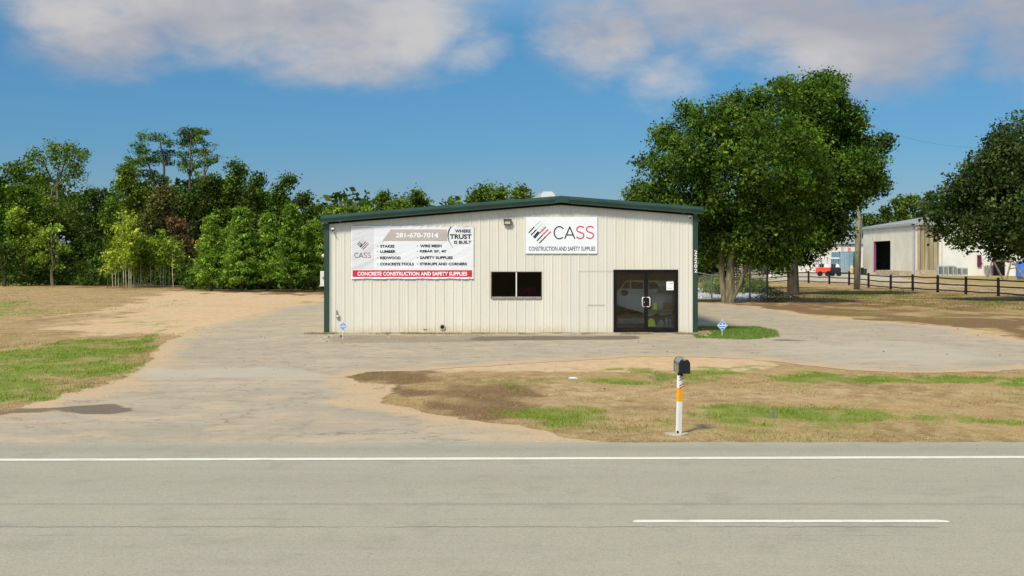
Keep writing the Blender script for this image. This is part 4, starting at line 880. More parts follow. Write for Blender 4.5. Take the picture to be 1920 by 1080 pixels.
def px_tree(name, label, px, d, blobs, nclump, per, crad, leaf, pal, seed, bark, trunks, group=None, depth=1.0, flat=.75, shell=.45, cat='tree', dspread=.6):
    """crown lobes given as photo measures (x, y, r) at the tree's own distance d, spread in depth"""
    rs = np.random.RandomState(seed); s = d/F; base = Vector(((px-960)*s, d, 0)); bl = []
    for (x, y, r_) in blobs:
        dy = rs.uniform(-1, 1)*dspread*r_*s*1.6*depth; c = P(x, y, d); r = r_*s
        bl.append((c.x, d+dy, c.z, r, r*1.05, r*.92))
    V, col = leaves(bl, nclump, per, crad, leaf, pal, seed+1, flat, shell)
    mb = MB()
    for tr in trunks:      # (x0, x1, y1, r0) first section from the ground to photo point (x1, y1), then limbs to lobes
        x0, x1, y1, r0 = tr[:4]; g0 = Vector(((x0-960)*s, d+(tr[4] if len(tr) > 4 else 0), -.1)); tp_ = P(x1, y1, d); tp_.y = g0.y
        mb.tube([g0, g0+Vector((0, 0, .25)), g0.lerp(tp_, .35)+Vector(rs.normal(0, .05, 3)), g0.lerp(tp_, .7)+Vector(rs.normal(0, .05, 3)), tp_], [r0*1.35, r0*1.05, r0*.92, r0*.8, r0*.7], 10, cap=False)
        near = sorted(bl, key=lambda q: (Vector(q[:3])-tp_).length)
        for q in near[:max(3, int(len(near)*.8/len(trunks)))+1]:
            pts = branchy(mb, tp_, q[:3], r0*.5, r0*.12, rs)
            for _ in range(3):
                e_ = Vector(q[:3])+Vector(rs.normal(0, 1, 3))*q[3]*.55; branchy(mb, pts[2+rs.randint(0, 2)], e_, r0*.16, r0*.03, rs, .2, 3, 5)
    return add_tree(name, label, cat, base, mb, V, col, bark, group)

# the big pair right of the building
px_tree('oak_tree', 'large leafy tree with forked lichen-grey trunk just right of the metal building', 1366, 71,
        [(1222, 362, 42), (1262, 305, 52), (1318, 262, 66), (1385, 240, 66), (1290, 375, 62), (1365, 345, 85), (1440, 300, 85), (1440, 395, 72), (1365, 425, 52), (1480, 430, 45), (1405, 205, 42), (1462, 190, 38), (1325, 430, 32),
         (1196, 378, 22), (1240, 258, 22), (1292, 208, 20), (1345, 198, 18), (1415, 458, 28), (1260, 395, 40), (1500, 340, 50), (1345, 455, 30), (1318, 470, 30), (1390, 455, 34), (1450, 468, 30), (1420, 478, 20), (1475, 472, 22), (1210, 300, 16), (1425, 180, 14)],
        3000, 26, .25, .088, [(a_*.74, b_*.80, c_*.8) for a_, b_, c_ in OLIVE+MIDG[:1]], 11, M['bark'], [(1368, 1372, 470, .27), (1361, 1349, 440, .20, .25), (1371, 1415, 455, .13, -.1)], shell=.35)
px_tree('oak_tree', 'tall dense tree with one dark upright trunk, right of the forked tree', 1487, 87,
        [(1518, 205, 55), (1545, 168, 32), (1562, 250, 52), (1595, 330, 50), (1632, 300, 24), (1648, 268, 17), (1540, 335, 78), (1500, 415, 62), (1556, 408, 40), (1604, 368, 22), (1528, 450, 28), (1455, 462, 34), (1588, 225, 30),
         (1495, 180, 30), (1500, 260, 60), (1610, 270, 30), (1650, 345, 16), (1505, 478, 24), (1470, 495, 18), (1577, 436, 16), (1546, 462, 12), (1440, 485, 26), (1540, 150, 16), (1575, 150, 14), (1470, 165, 14)],
        2800, 26, .28, .105, [(a_*.80, b_*.82, c_*.8) for a_, b_, c_ in MIDG[:2]+OLIVE[:1]]+[(.055, .105, .016)], 21, M['bark_dark'], [(1487, 1488, 440, .42)], shell=.4)
px_tree('oak_tree', 'broad dark live oak reaching in from the right edge of the view', 2030, 74,
        [(1898, 305, 68), (1962, 272, 78), (1848, 360, 64), (1800, 392, 48), (1900, 395, 80), (1965, 410, 85), (1772, 420, 32), (1825, 432, 44), (1905, 440, 50), (2050, 330, 120), (1832, 318, 34), (1872, 270, 28), (2100, 420, 90), (2150, 300, 120), (1990, 450, 48), (1872, 452, 34), (1760, 392, 20), (1785, 355, 24), (1850, 410, 50), (1940, 460, 34), (1862, 470, 18), (1800, 448, 22), (1846, 340, 50), (1915, 350, 70)],
        3300, 24, .25, .095, [(.042, .078, .015), (.056, .095, .020), (.032, .058, .011), (.075, .105, .026)], 31, M['bark_dark'], [(2030, 2030, 430, .5)], shell=.35)
# shrubs and small trees behind the chain link fence
px_tree('shade_tree', 'dark small tree filling the space between building corner and forked trunk', 1326, 92, [(1325, 420, 40), (1335, 470, 38), (1318, 500, 30), (1300, 450, 40), (1345, 440, 30), (1285, 420, 40), (1352, 495, 24)], 520, 20, .28, .13, DARK, 41, M['bark_dark'], [(1326, 1328, 470, .14)])
px_tree('shade_tree', 'dark small tree seen between the forked trunk and its leaning limb', 1400, 106, [(1395, 440, 34), (1420, 455, 30), (1385, 480, 22), (1450, 440, 30), (1405, 405, 30)], 380, 20, .30, .14, DARK, 43, M['bark_dark'], [(1400, 1402, 470, .12)])
for i, (x, y, r, d, lab) in enumerate([(1325, 530, 13, 90, 'bright green bush behind the fence left of the forked trunk'), (1345, 532, 15, 88, 'bright green bush touching the left side of the forked trunk'),
                                     (1396, 530, 14, 90, 'bright green weedy bush behind the chain link right of the forked trunk'), (1422, 534, 13, 92, 'light green low bush behind the right chain link panel')]):
    s = d/F; c = P(x, y, d); V, col = leaves([(c.x, d, c.z, r*s, r*s, r*s), (c.x+.3, d, c.z-.35, r*s, r*s, r*s*.7)], 90, 16, .14, .085, LIGHT, 50+i)
    tag(npmesh('green_bush', V, 4, M['leaf'], loc=(c.x, d, 0), col=col), lab, 'bush')

def gen_broad(x, d, top, hw, label, pal, seed, bottom=None, dens=1.0, name='broadleaf_tree', bark='bark_dark', sparse=False, group=None, tr=.16, leafk=1.0):
    rs = np.random.RandomState(seed); s = d/F; base = H*F/d+HY; bottom = bottom or base-22; hgt = bottom-top; bl = []
    nb = max(5, int(hgt*hw/1100))+4
    for k in range(nb):
        f_ = (k+.5)/nb; y = top+hw*.35+(hgt-hw*.5)*f_; wfac = math.sin(math.pi*min(.95, (.22+f_*.75)))**.7
        r = hw*(.36+.14*rs.rand())*wfac; xo = rs.uniform(-1, 1)*(hw-r)*wfac
        bl.append((x+xo, y, max(5, r)))
    bl.append((x+rs.uniform(-.2, .2)*hw, top+hw*.30, hw*.30))
    area = hw*hgt*s*s*2
    nc = int(area*(6.0 if not sparse else 2.6)*dens)+25
    return px_tree(name, label, x, d, bl, nc, 22 if leafk < 1.2 else 12, .36 if not sparse else .28, .128*leafk*(d/115)**.5, pal, seed+7, M[bark], [(x, x+rs.uniform(-4, 4), top+hgt*.55, tr)], group, shell=.4 if not sparse else .3)
def gen_pine_young(x, d, top, hw, label, pal, seed, group='young pines at the edge of the wood'):
    rs = np.random.RandomState(seed); s = d/F; base = Vector(((x-960)*s, d, 0)); ht = (H*F/d+HY-top)*s; R0 = hw*s*.92
    mb = MB(); mb.tube([base+Vector((0, 0, -.1)), base+Vector((0, 0, ht*.5)), base+Vector((rs.normal(0, .1), 0, ht*.97))], [.13, .09, .02], 8, cap=False)
    bl = []; z = ht*.10
    while z < ht*.97:
        f_ = z/ht; L = R0*(1-f_)**.95*1.15+.12; nb = rs.randint(5, 8); a0_ = rs.uniform(0, 6)
        for k in range(nb):
            a_ = a0_+k*6.283/nb+rs.normal(0, .2); l_ = L*rs.uniform(.65, 1.12); e_ = base+Vector((math.cos(a_)*l_, math.sin(a_)*l_, z+l_*rs.uniform(.05, .45)))
            st_ = base+Vector((0, 0, z)); mb.tube([st_, st_.lerp(e_, .55)+Vector((0, 0, -.05)), e_], [.03, .02, .008], 4, cap=False)
            for q in (.35, .6, .85, 1.0):
                c = st_.lerp(e_, q); bl.append((c.x, c.y, c.z+.06, .30*(1.15-.3*q)*max(.5, l_/2), .30*max(.5, l_/2), .15))
        z += ht*.055*(1.15-.4*f_)
    V, col = leaves(bl, int(len(bl)*2.6), 11, .16, .135, pal, seed+3, .55, .2, .30, .28)
    return add_tree('young_pine', label, 'pine', base, mb, V, col, M['bark_pine'], group)
def gen_pine_tall(x, d, blobs, label, pal, seed, trunks, dens=1.0):
    rs = np.random.RandomState(seed); s = d/F; base = Vector(((x-960)*s, d, 0)); bl = []; mb = MB()
    for (bx, by, br, bh) in blobs: c = P(bx, by, d); bl.append((c.x, d+rs.uniform(-1, 1)*br*s, c.z, br*s, br*s, bh*s))
    for pts_ in trunks:
        pp = []
        for (tx, ty) in pts_: c = P(tx, ty, d); pp.append(c)
        pp[0].z = -.1; n = len(pp); mb.tube(pp, [.24-.17*k/(n-1) for k in range(n)], 8, cap=False)
    for q in bl:
        c = Vector(q[:3]); best = None
        for pts_ in trunks:
            for (tx, ty) in pts_[1:]:
                t_ = P(tx, ty, d); k = (t_-c).length+(2 if t_.z > c.z else 0)
                if best is None or k < best[0]: best = (k, t_)
        branchy(mb, best[1], c, .07, .025, rs, .15, 3, 5)
    V, col = leaves(bl, int(sum(q[3]*q[5] for q in bl)*26*dens)+30, 15, .24, .14, pal, seed+1, .6, .25, .4, .3)
    return add_tree('tall_pine', label, 'pine', base, mb, V, col, M['bark_pine'])

random.seed(9)
# front edge of the wood on the left, from the left margin towards the building
gen_broad(20, 124, 300, 62, 'tall mid green tree at the far left margin of the wood', MIDG+OLIVE[:1], 101)
gen_broad(-60, 128, 290, 70, 'tree beyond the left edge of the view', MIDG, 102)
px_tree('broadleaf_tree', 'airy tree with open branching crown above the wood, near the left edge', 108, 132,
        [(108, 290, 26), (75, 300, 20), (140, 305, 24), (95, 275, 12), (130, 278, 12), (155, 290, 10), (70, 335, 28), (125, 335, 20), (150, 335, 14), (90, 400, 40), (60, 380, 34), (130, 400, 30)], 330, 22, .36, .125, OLIVE+LIGHT[:2], 103, M['bark'], [(108, 108, 345, .22)], shell=.2)
gen_broad(42, 118, 385, 38, 'light green thin tree in front of the dark wood at the left', LIGHT[:3], 104, dens=1.0, sparse=True)
gen_broad(98, 117, 420, 32, 'sparse yellow green tree with slim grey stem at the left of the wood', LIGHT, 105, bottom=515, dens=1.0, sparse=True, bark='bark')
gen_broad(8, 114, 450, 30, 'low dark bushy tree at the left margin near the field', DARK, 106)
for i, (x, d, top, hw, lab) in enumerate([(55, 140, 345, 60, 'dark tree standing behind the light green thin tree at the left'), (175, 138, 350, 48, 'dark tree just right of the airy open-crowned tree'), (150, 128, 400, 40, 'dark rounded tree left of the yellow green saplings'),
                                       (400, 136, 330, 40, 'dark tree under the tall pines, left of the olive round-topped tree'), (345, 134, 350, 45, 'very dark tree right of the brownish tree'), (190, 122, 440, 34, 'low dark tree behind the left side of the sapling clump')]):
    gen_broad(x, d, top, hw, lab, DARK, 110+i)
gen_broad(240, 134, 308, 42, 'olive light-topped tree left of the tall pine pair', OLIVE+LIGHT[:1], 120)
gen_broad(215, 118, 372, 26, 'medium green slender tree rising behind the yellow green sapling', MIDG+LIGHT[2:3], 121)
gen_broad(302, 126, 345, 44, 'brownish green tree under the tall pines', BROWN, 122, dens=1.2)
px_tree('withered_tree', 'small tree with reddish brown withered leaves below the brownish tree', 338, 120, [(335, 425, 16), (345, 455, 14), (350, 470, 12), (325, 415, 10)], 90, 14, .30, .15, RUST, 123, M['bark_dark'], [(342, 340, 470, .08)])
gen_broad(438, 136, 300, 40, 'olive round-topped tree right of the tall pines', OLIVE+DARK[:2], 124)
gen_broad(490, 134, 328, 34, 'dark green tree between the round-topped tree and the ragged one', DARK+MIDG[:1], 125)
gen_broad(540, 132, 330, 34, 'ragged dark tree behind the tallest young pines', DARK+MIDG, 126)
gen_broad(575, 128, 362, 28, 'small ragged tree at the right end of the dark wood', DARK+OLIVE[:1], 127)
gen_broad(612, 130, 400, 24, 'low dark tree whose top shows beside the left end of the roof', DARK, 128)
# tall pines
gen_pine_tall(290, 142, [(290, 258, 26, 9), (265, 285, 18, 8), (318, 268, 14, 7), (250, 300, 14, 7), (285, 300, 22, 9), (310, 300, 16, 8), (275, 325, 18, 8), (305, 335, 16, 8), (258, 272, 14, 7), (240, 312, 12, 7), (300, 285, 18, 8), (270, 305, 18, 8), (322, 285, 10, 6), (250, 325, 14, 7)], 'leaning tall pine, left one of the two pines above the wood', PINE_D+[(.075, .105, .035)], 130,
              [[(300, 540), (296, 400), (290, 340), (275, 300)], [(302, 540), (305, 380), (308, 320), (300, 262)]], 1.5)
gen_pine_tall(357, 142, [(358, 247, 22, 8), (345, 268, 16, 8), (375, 262, 14, 7), (340, 290, 12, 7), (365, 285, 16, 7), (372, 310, 18, 8), (350, 318, 14, 7), (385, 290, 12, 6), (338, 250, 10, 6), (355, 258, 20, 9), (342, 305, 12, 7), (380, 250, 12, 6), (395, 272, 10, 5)], 'upright tall pine, right one of the two pines above the wood', PINE_D+[(.075, .105, .035)], 131, [[(354, 540), (355, 400), (356, 330), (358, 255)]], 1.5)
gen_pine_tall(384, 138, [(384, 285, 12, 8), (395, 305, 14, 6), (372, 330, 10, 6), (405, 295, 10, 5), (390, 340, 12, 6)], 'half bare pine with brownish stem beside the upright tall pine', BROWN+PINE_D, 132, [[(382, 540), (382, 400), (383, 330), (384, 278)]], .8)
# yellow green sapling clump with pale stems
random.seed(31)
SX = [(201, 512), (212, 470), (217, 478), (228, 392), (232, 402), (237, 425), (246, 408), (251, 430), (255, 440), (260, 448), (264, 455), (268, 450), (301, 448), (306, 455), (317, 440), (283, 440), (276, 432), (292, 428), (310, 425), (325, 448), (222, 415), (242, 398)]
for i, (x, top) in enumerate(SX):
    d = 112-(2 if x < 250 else 0)+random.uniform(-1.5, 1.5); s = d/F; w_ = 19 if x < 235 else 18; pal = YELL if x < 248 else (LIGHT+YELL[:1] if x < 290 else LIGHT)
    rs = np.random.RandomState(200+i); bl = []
    yb_ = random.choice((492, 502, 512)) if x < 250 else random.choice((500, 510, 520))
    for k in range(7):
        f_ = (k+.5)/7; y = top+6+(yb_-top-10)*f_; ww = w_*math.sin(math.pi*(.15+.75*f_))**.8; c = P(x+rs.uniform(-.6, .6)*ww, y, d); bl.append((c.x, d+rs.uniform(-.5, .5), c.z, ww*.62*s, ww*.62*s, ww*.7*s))
    V, col = leaves(bl, int((yb_-top)*w_*s*s*2*4.4)+14, 15, .22, .115, pal, 300+i, .8, .2)
    base = Vector(((x-960)*s, d, 0)); mb = MB(); tp_ = P(x+rs.uniform(-3, 3), top+8, d)
    mb.tube([base+Vector((0, 0, -.1)), base.lerp(tp_, .35)+Vector((rs.normal(0, .05), 0, 0)), base.lerp(tp_, .7), tp_], [.048, .042, .032, .012], 7, cap=False)
    labs = {3: 'tallest yellow green sapling with a bright pale stem, in the clump at the wood edge', 0: 'short sapling with reddish stem at the left end of the clump'}
    lab = labs.get(i, 'slim pale-stemmed sapling in the yellow green clump before the dark wood' if x < 290 else 'green slender sapling at the right end of the sapling clump')
    o = add_tree('sapling', lab, 'sapling', base, mb, V, col, M['bark_pale'] if i else M['bark_pine'], 'saplings in front of the dark wood')
# young pines
for i, (x, d, top, hw, lab) in enumerate([(396, 97, 403, 38, 'young pine at the left end of the pine row'), (452, 96, 386, 42, 'bright conical young pine, second from the left of the pine row'), (502, 97, 398, 36, 'young pine in the middle of the row, beside the bright conical one'),
                                       (546, 95, 380, 42, 'tallest young pine of the row, left of the building'), (590, 97, 412, 36, 'young pine partly hidden by the left corner of the building'), (428, 103, 430, 30, 'small young pine behind the gap at the left of the pine row'), (572, 104, 425, 30, 'small young pine behind the tallest one'), (628, 100, 425, 34, 'young pine hidden behind the left wall of the building')]):
    gen_pine_young(x, d, top, hw, lab, PINE_L if i in (1,) else PINE_L[:3]+MIDG[:1] if i % 2 else PINE_L, 400+i)
# tree tops seen over the roof
for a_ in [(640, 116, 386, 40, 'olive green tree top showing just above the left end of the roof', OLIVE+LIGHT[:1], 140), (690, 119, 386, 36, 'light green tree top above the left part of the banner', LIGHT[:3]+OLIVE, 147),
           (745, 114, 374, 40, 'bright green tree top above the middle of the banner', LIGHT[:3]+OLIVE, 141), (778, 126, 357, 34, 'dark tree top above the right half of the banner', DARK+OLIVE[:2], 142), (722, 128, 362, 26, 'dark rounded tree top left of the bright green one above the roof', DARK+OLIVE[:1], 143),
           (850, 130, 374, 26, 'tiny round tree top above the roof between the larger ones', OLIVE, 144), (915, 120, 347, 36, 'dark olive tree top left of the roof vent', DARK+OLIVE, 145), (975, 122, 352, 38, 'brownish green tree top right beside the roof vent', OLIVE+BROWN[:1], 146), (945, 126, 350, 34, 'green tree top between the dark olive one and the brownish one', OLIVE, 148)]:
    gen_broad(*a_, dens=1.3)
# back rows and undergrowth that read as one mass
rs = np.random.RandomState(77); bl = []
for i in range(230):
    x = rs.uniform(-260, 640); d = rs.uniform(142, 156); yt = rs.uniform(360 if x < 500 else 385, 520); c = P(x, yt, d); bl.append((c.x, d, max(1, c.z), 2.2, 2, 1.8))
for i in range(170):
    x = rs.uniform(600, 1330); d = rs.uniform(140, 154); c = P(x, rs.uniform(404, 520), d); bl.append((c.x, d, max(1, c.z), 2.2, 2, 1.8))
V, col = leaves(bl, 6800, 10, .6, .36, DARK, 78)
tag(npmesh('dense_wood', V, 4, M['leaf'], loc=(-40, 150, 0), col=col), 'dark solid wood behind the front trees at the left and behind the metal building', 'wood', kind='stuff')
bl = []
for i in range(120):
    x = rs.uniform(-200, 640); d = rs.uniform(116, 134) if x < 370 else rs.uniform(100, 112); hgt = rs.uniform(.3, 1.5); bl.append(((x-960)*d/F, d, hgt, 1.6, 1.2, hgt+.3))
V, col = leaves(bl, 1700, 18, .38, .15, DARK+MIDG[:1], 79)
tag(npmesh('undergrowth', V, 4, M['leaf'], loc=(-40, 120, 0), col=col), 'dark scrub along the foot of the wood at the left', 'undergrowth', kind='stuff')
# trees behind the buildings on the right
for i, (x, d, top, hw, lab, pal) in enumerate([(1700, 262, 362, 42, 'olive tree top rising behind the warehouse roof', OLIVE), (1662, 270, 385, 30, 'dark tree behind the left end of the warehouse roof', DARK), (1745, 268, 358, 34, 'dark green tree above the warehouse roof, beside the live oak', DARK+OLIVE),
                                            (1620, 275, 400, 30, 'dark tree seen beside the utility pole', DARK), (1560, 282, 410, 34, 'dark tree behind the grey roofed building', DARK), (1800, 272, 368, 40, 'tree behind the warehouse hidden mostly by the live oak', DARK), (1500, 285, 400, 34, 'distant tree behind the tall dense tree', DARK+OLIVE[:1]), (1440, 285, 405, 34, 'distant tree seen through the gap between the two big trees', DARK), (1380, 240, 420, 34, 'distant tree behind the forked trunk', DARK), (1320, 235, 410, 34, 'distant tree behind the right corner of the metal building', DARK), (1250, 240, 420, 34, 'distant tree hidden behind the metal building roof', DARK), (1880, 280, 380, 44, 'distant tree behind the right end of the warehouse', DARK)]):
    gen_broad(x, d, top, hw, lab, pal, 500+i, dens=.35, leafk=1.5)

# ------------------------------------------------------------------ far buildings on the right
X1, Z1 = 60.9, 7.98
o = empty('warehouse', (68, 196, 0), 'big cream metal warehouse with grey roof and dark open doorway', 'building')
dA = lambda px: F*X1/(px-960)      # distance along the side wall for a photo column
d0, d1 = dA(1669.5), dA(1638.5)    # opening
zt_ = H-(452-HY)*dA(1655)/F
mb = MB()
def wallx(x, ya, yb, z0, z1): mb.box((x, ya, z0), (x+.25, yb, z1))
wallx(X1, 188, d0, 0, Z1-.1); wallx(X1, d1, 216, 0, Z1-.1); wallx(X1, d0, d1, zt_, Z1-.1); wallx(X1, d0, d1, 0, .35)
mb.build('side_wall', M['cream_wall'], o)
mb = MB(); n_ = 12; xw = X1+.26
while xw < 63.9: mb.prism([(xw, 188.05, .9), (xw+.16, 187.9, .9), (xw+.46, 187.9, .9), (xw+.62, 188.05, .9)], (0, 0, Z1-1.0)); xw += .64
mb.box((X1+.26, 188.06, .9), (64.5, 188.25, Z1-.12)); mb.build('end_wall', M['brown_wall'], o)
MB().box((X1+.1, 187.8, 0), (64.5, 188.3, .89)).build('plinth', M['concrete'], o)
mb = MB(); rp = Vector((70, 202, 9.85)); e0, e1, e2, e3 = Vector((X1-.35, 187.5, Z1)), Vector((90, 187.5, Z1)), Vector((90, 216.5, Z1)), Vector((X1-.35, 216.5, Z1)); re_ = Vector((90, 202, 9.85))
mb.quad(e0, e1, re_, rp); mb.poly([e0, rp, e3]); mb.quad(e3, rp, re_, e2); mb.poly([e0, e3, e2, e1]); mb.build('roof', M['grey_roof'], o)
mb = MB(); mb.box((X1-.40, 187.4, Z1-.35), (X1-.36, 216.5, Z1+.02)); mb.box((X1-.4, 187.35, Z1-.35), (80, 187.39, Z1+.02)); mb.build('gutter', M['steel'], o)
mb = MB().box((X1-.12, 187.95, 0), (X1-.01, 188.4, Z1-.35)); mb.build('downspout', surf('lilac', (.30, .29, .38), None, 2, .6), o)
mb = MB()
for px in (1637, 1712): mb.box((X1-.06, dA(px)-.15, .9), (X1-.001, dA(px)+.15, Z1-.36))
mb.build('wall_strip', surf('strip', (.45, .43, .38), None, 2, .7), o)
mb = MB().box((X1-.05, d1-.25, .2), (X1+.3, d1-.02, zt_)); mb.build('door_jamb', surf('jamb', (.20, .06, .14), None, 2, .7), o)
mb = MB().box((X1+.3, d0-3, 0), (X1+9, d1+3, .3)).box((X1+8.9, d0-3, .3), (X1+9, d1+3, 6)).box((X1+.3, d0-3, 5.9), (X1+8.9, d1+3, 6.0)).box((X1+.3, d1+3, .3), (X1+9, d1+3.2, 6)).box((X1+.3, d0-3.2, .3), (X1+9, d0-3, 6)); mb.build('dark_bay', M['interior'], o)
MB().box((X1-2.2, 189, 0), (X1-.002, 201, .75)).build('loading_step', M['concrete'], o)
# white right part of the same wall
yA = 188.06; xa_ = 64.51; sx = lambda px: (px-960)*yA/F; sz = lambda py: H-(py-HY)*yA/F
u0, u1, vt = sx(1862), sx(1885), sz(473); mb = MB()
mb.box((xa_, yA, 0), (u0, yA+.2, Z1-.12)).box((u1, yA, 0), (89.5, yA+.2, Z1-.12)).box((u0, yA, vt), (u1, yA+.2, Z1-.12)); mb.build('office_wall', surf('annex_wall', (.66, .66, .60), (.74, .74, .68), .5, .7), o)
MB().box((u0-.3, yA+.6, 0), (u1+.3, yA+.7, vt+.2)).build('door', M['bronze'], o); MB().box((u0-.25, yA-.06, 0), (u0, yA-.002, vt)).build('door_jamb', surf('jamb2', (.28, .14, .26), None, 2, .7), o)
mb = MB().box((sx(1765), yA-.08, 0), (sx(1766.3), yA-.002, Z1-.4)); mb.build('wall_strip', surf('strip2', (.48, .46, .40), None, 2, .7), o)
o = empty('wall_panel', (sx(1847), yA-1, 0), 'pale cabinet on a post beside the dark red shutter of the warehouse', 'cabinet')
MB().box((sx(1838.5), yA-1.2, sz(497)), (sx(1856), yA-.8, sz(484.5))).build('box', surf('palegreen', (.55, .62, .55), None, 2, .5), o); MB().tube([(sx(1847), yA-1, 0), (sx(1847), yA-1, sz(497))], .06, 6).build('post', M['grey_metal'], o)
tag(MB().box((sx(1832), yA-.25, sz(500)), (sx(1839), yA-.003, sz(478))).build('shutter', surf('darkred', (.12, .015, .06), None, 2, .6), loc=(sx(1835), yA, sz(500))), 'narrow dark red shutter on the white part of the warehouse wall', 'shutter')
# condenser units
random.seed(6)
for i, (pa, pb_, pt, c_) in enumerate([(1758.5, 1767, 498, 'leftmost'), (1768.5, 1776.5, 498.5, 'second'), (1777.5, 1785.5, 498, 'third'), (1786.5, 1793, 498.5, 'fourth'), (1794, 1801, 501.5, 'fifth and lower'), (1802.5, 1815, 502, 'sixth and widest')]):
    yC = 185.5; a_, b_ = (pa-960)*yC/F, (pb_-960)*yC/F; zt2 = H-(pt-HY)*yC/F
    o = empty('condenser_unit', ((a_+b_)/2, yC, 0), f'grey air conditioning unit, {c_} in the row by the warehouse', 'air conditioner', 'condenser units outside the warehouse')
    MB().box((a_, yC, .1), (b_, yC+.8, zt2)).build('casing', surf('casing%d' % i, (.34, .38, .36), (.42, .46, .44), 2, .6), o, bevel=.02)
    mb = MB(); k = .14
    mb.box((a_+(b_-a_)*.2, yC-.02, .3), (b_-(b_-a_)*.12, yC-.003, zt2-.15)); mb.build('grille', M['grey_metal'] if i % 2 else surf('gr%d' % i, (.10, .13, .11), None, 6, .6), o)
# swing frame
yS2 = 146.0; q = lambda px, py, dy=0: Vector(((px-960)*yS2/F, yS2+dy, max(-.05, H-(py-HY)*yS2/F)))
o = empty('swing_frame', tuple(q(1890, 526)), 'weathered wooden A-frame swing stand on the dry lawn by the warehouse', 'swing frame'); mw_ = surf('old_wood', (.20, .15, .11), (.32, .26, .20), 3, .9)
MB().tube([q(1859, 488.5), q(1897, 490)], .13, 8).build('beam', mw_, o)
for a_, b_ in (((1862, 488), (1884, 525)), ((1861, 488), (1854, 520)), ((1896, 489), (1886, 532)), ((1898, 488), (1921, 526))): MB().tube([q(*a_), q(*b_, random.uniform(-.8, .8))], .11, 8).build('leg', mw_, o)
MB().tube([q(1892, 504), q(1907, 502)], .07, 6).build('brace', mw_, o)
o = empty('blue_bin', tuple(q(1925, 516)), 'bright blue box at the right edge beyond the fence', 'bin'); mb = MB()
kq = (yS2+4)/F; a_, b_ = Vector((953.5*kq, 0, 0)), Vector((985*kq, 0, H-(491-HY)*kq)); mb.box((a_.x, yS2+4, .35), (b_.x, yS2+5.5, b_.z)); mb.build('body', surf('bin_blue', (.06, .20, .62), (.08, .24, .7), 2, .45), o, bevel=.05)
mb = MB().box((a_.x+.1, yS2+4.2, 0), (b_.x-.1, yS2+5.3, .35)); mb.build('base', M['grey_metal'], o); MB().box((a_.x-.03, yS2+3.97, b_.z), (b_.x+.03, yS2+5.53, b_.z+.08)).build('lid', surf('bin_lid', (.05, .16, .5), None, 2, .45), o)
# grey roofed building, container, carts
o = empty('grey_roof_building', (55, 228, 0), 'long white building with plain grey roof behind the carts', 'building'); yg = 226.0; gx = lambda px: (px-960)*yg/F; gz = lambda py: H-(py-HY)*yg/F
MB().box((gx(1440), yg, 0), (gx(1625), yg+.3, gz(457.5))).build('front_wall', surf('white_wall2', (.66, .65, .63), (.72, .71, .69), .4, .7), o)
mb = MB(); mb.prism([(gx(1438), yg-.4, gz(457.3)), (gx(1438), yg+8, gz(433)-.3+.25), (gx(1438), yg+16, gz(457.3))], (gx(1627)-gx(1438), 0, 0)); mb.build('roof', M['grey_roof'], o)
mb = MB().box((gx(1577), yg-.06, 0), (gx(1581), yg-.003, gz(458))); mb.build('wall_strip', surf('strip3', (.40, .38, .33), None, 2, .7), o)
tag(MB().box((gx(1589.5), yg-.1, gz(471.5)), (gx(1594.5), yg-.003, gz(464.5))).build('wall_sign', surf('sign_red2', (.75, .12, .14), (.8, .3, .3), 2, .6), loc=(gx(1592), yg, gz(471))), 'small red sign above the blue container', 'sign')
yc2 = 212.0; gx2 = lambda px: (px-960)*yc2/F; gz2 = lambda py: max(0, H-(py-HY)*yc2/F)
o = empty('shipping_container', (gx2(1587), yc2, 0), 'weathered blue shipping container left of the utility pole', 'container'); mcb = surf('cont_blue', (.12, .24, .36), (.20, .32, .44), 1.5, .7)
MB().box((gx2(1575.5), yc2, .1), (gx2(1600), yc2+6, gz2(472.5))).build('body', mcb, o, bevel=.04)
for a_, b_ in ((1576.3, 1583.4), (1584, 1591.2)): MB().box((gx2(a_), yc2-.06, .25), (gx2(b_), yc2-.003, gz2(474.5))).build('door', surf('cdoor', (.22, .34, .44), (.32, .44, .52), 2.5, .7), o)
for px in (1578.5, 1581.5, 1586, 1589): MB().tube([(gx2(px), yc2-.1, .3), (gx2(px), yc2-.1, gz2(475))], .035, 6).build('lock_bar', M['steel'], o)
o = empty('green_container', (gx2(1600), yc2+1.5, 0), 'green container edge showing right behind the blue one', 'container'); MB().box((gx2(1600)+.05, yc2+1, .1), (gx2(1608), yc2+7, gz2(471.5))).build('body', surf('cont_green', (.03, .14, .09), (.05, .18, .12), 2, .6), o); MB().box((gx2(1601.5), yc2+.94, .3), (gx2(1607), yc2+.995, gz2(474))).build('door', surf('cont_green2', (.04, .17, .11), None, 2, .6), o)
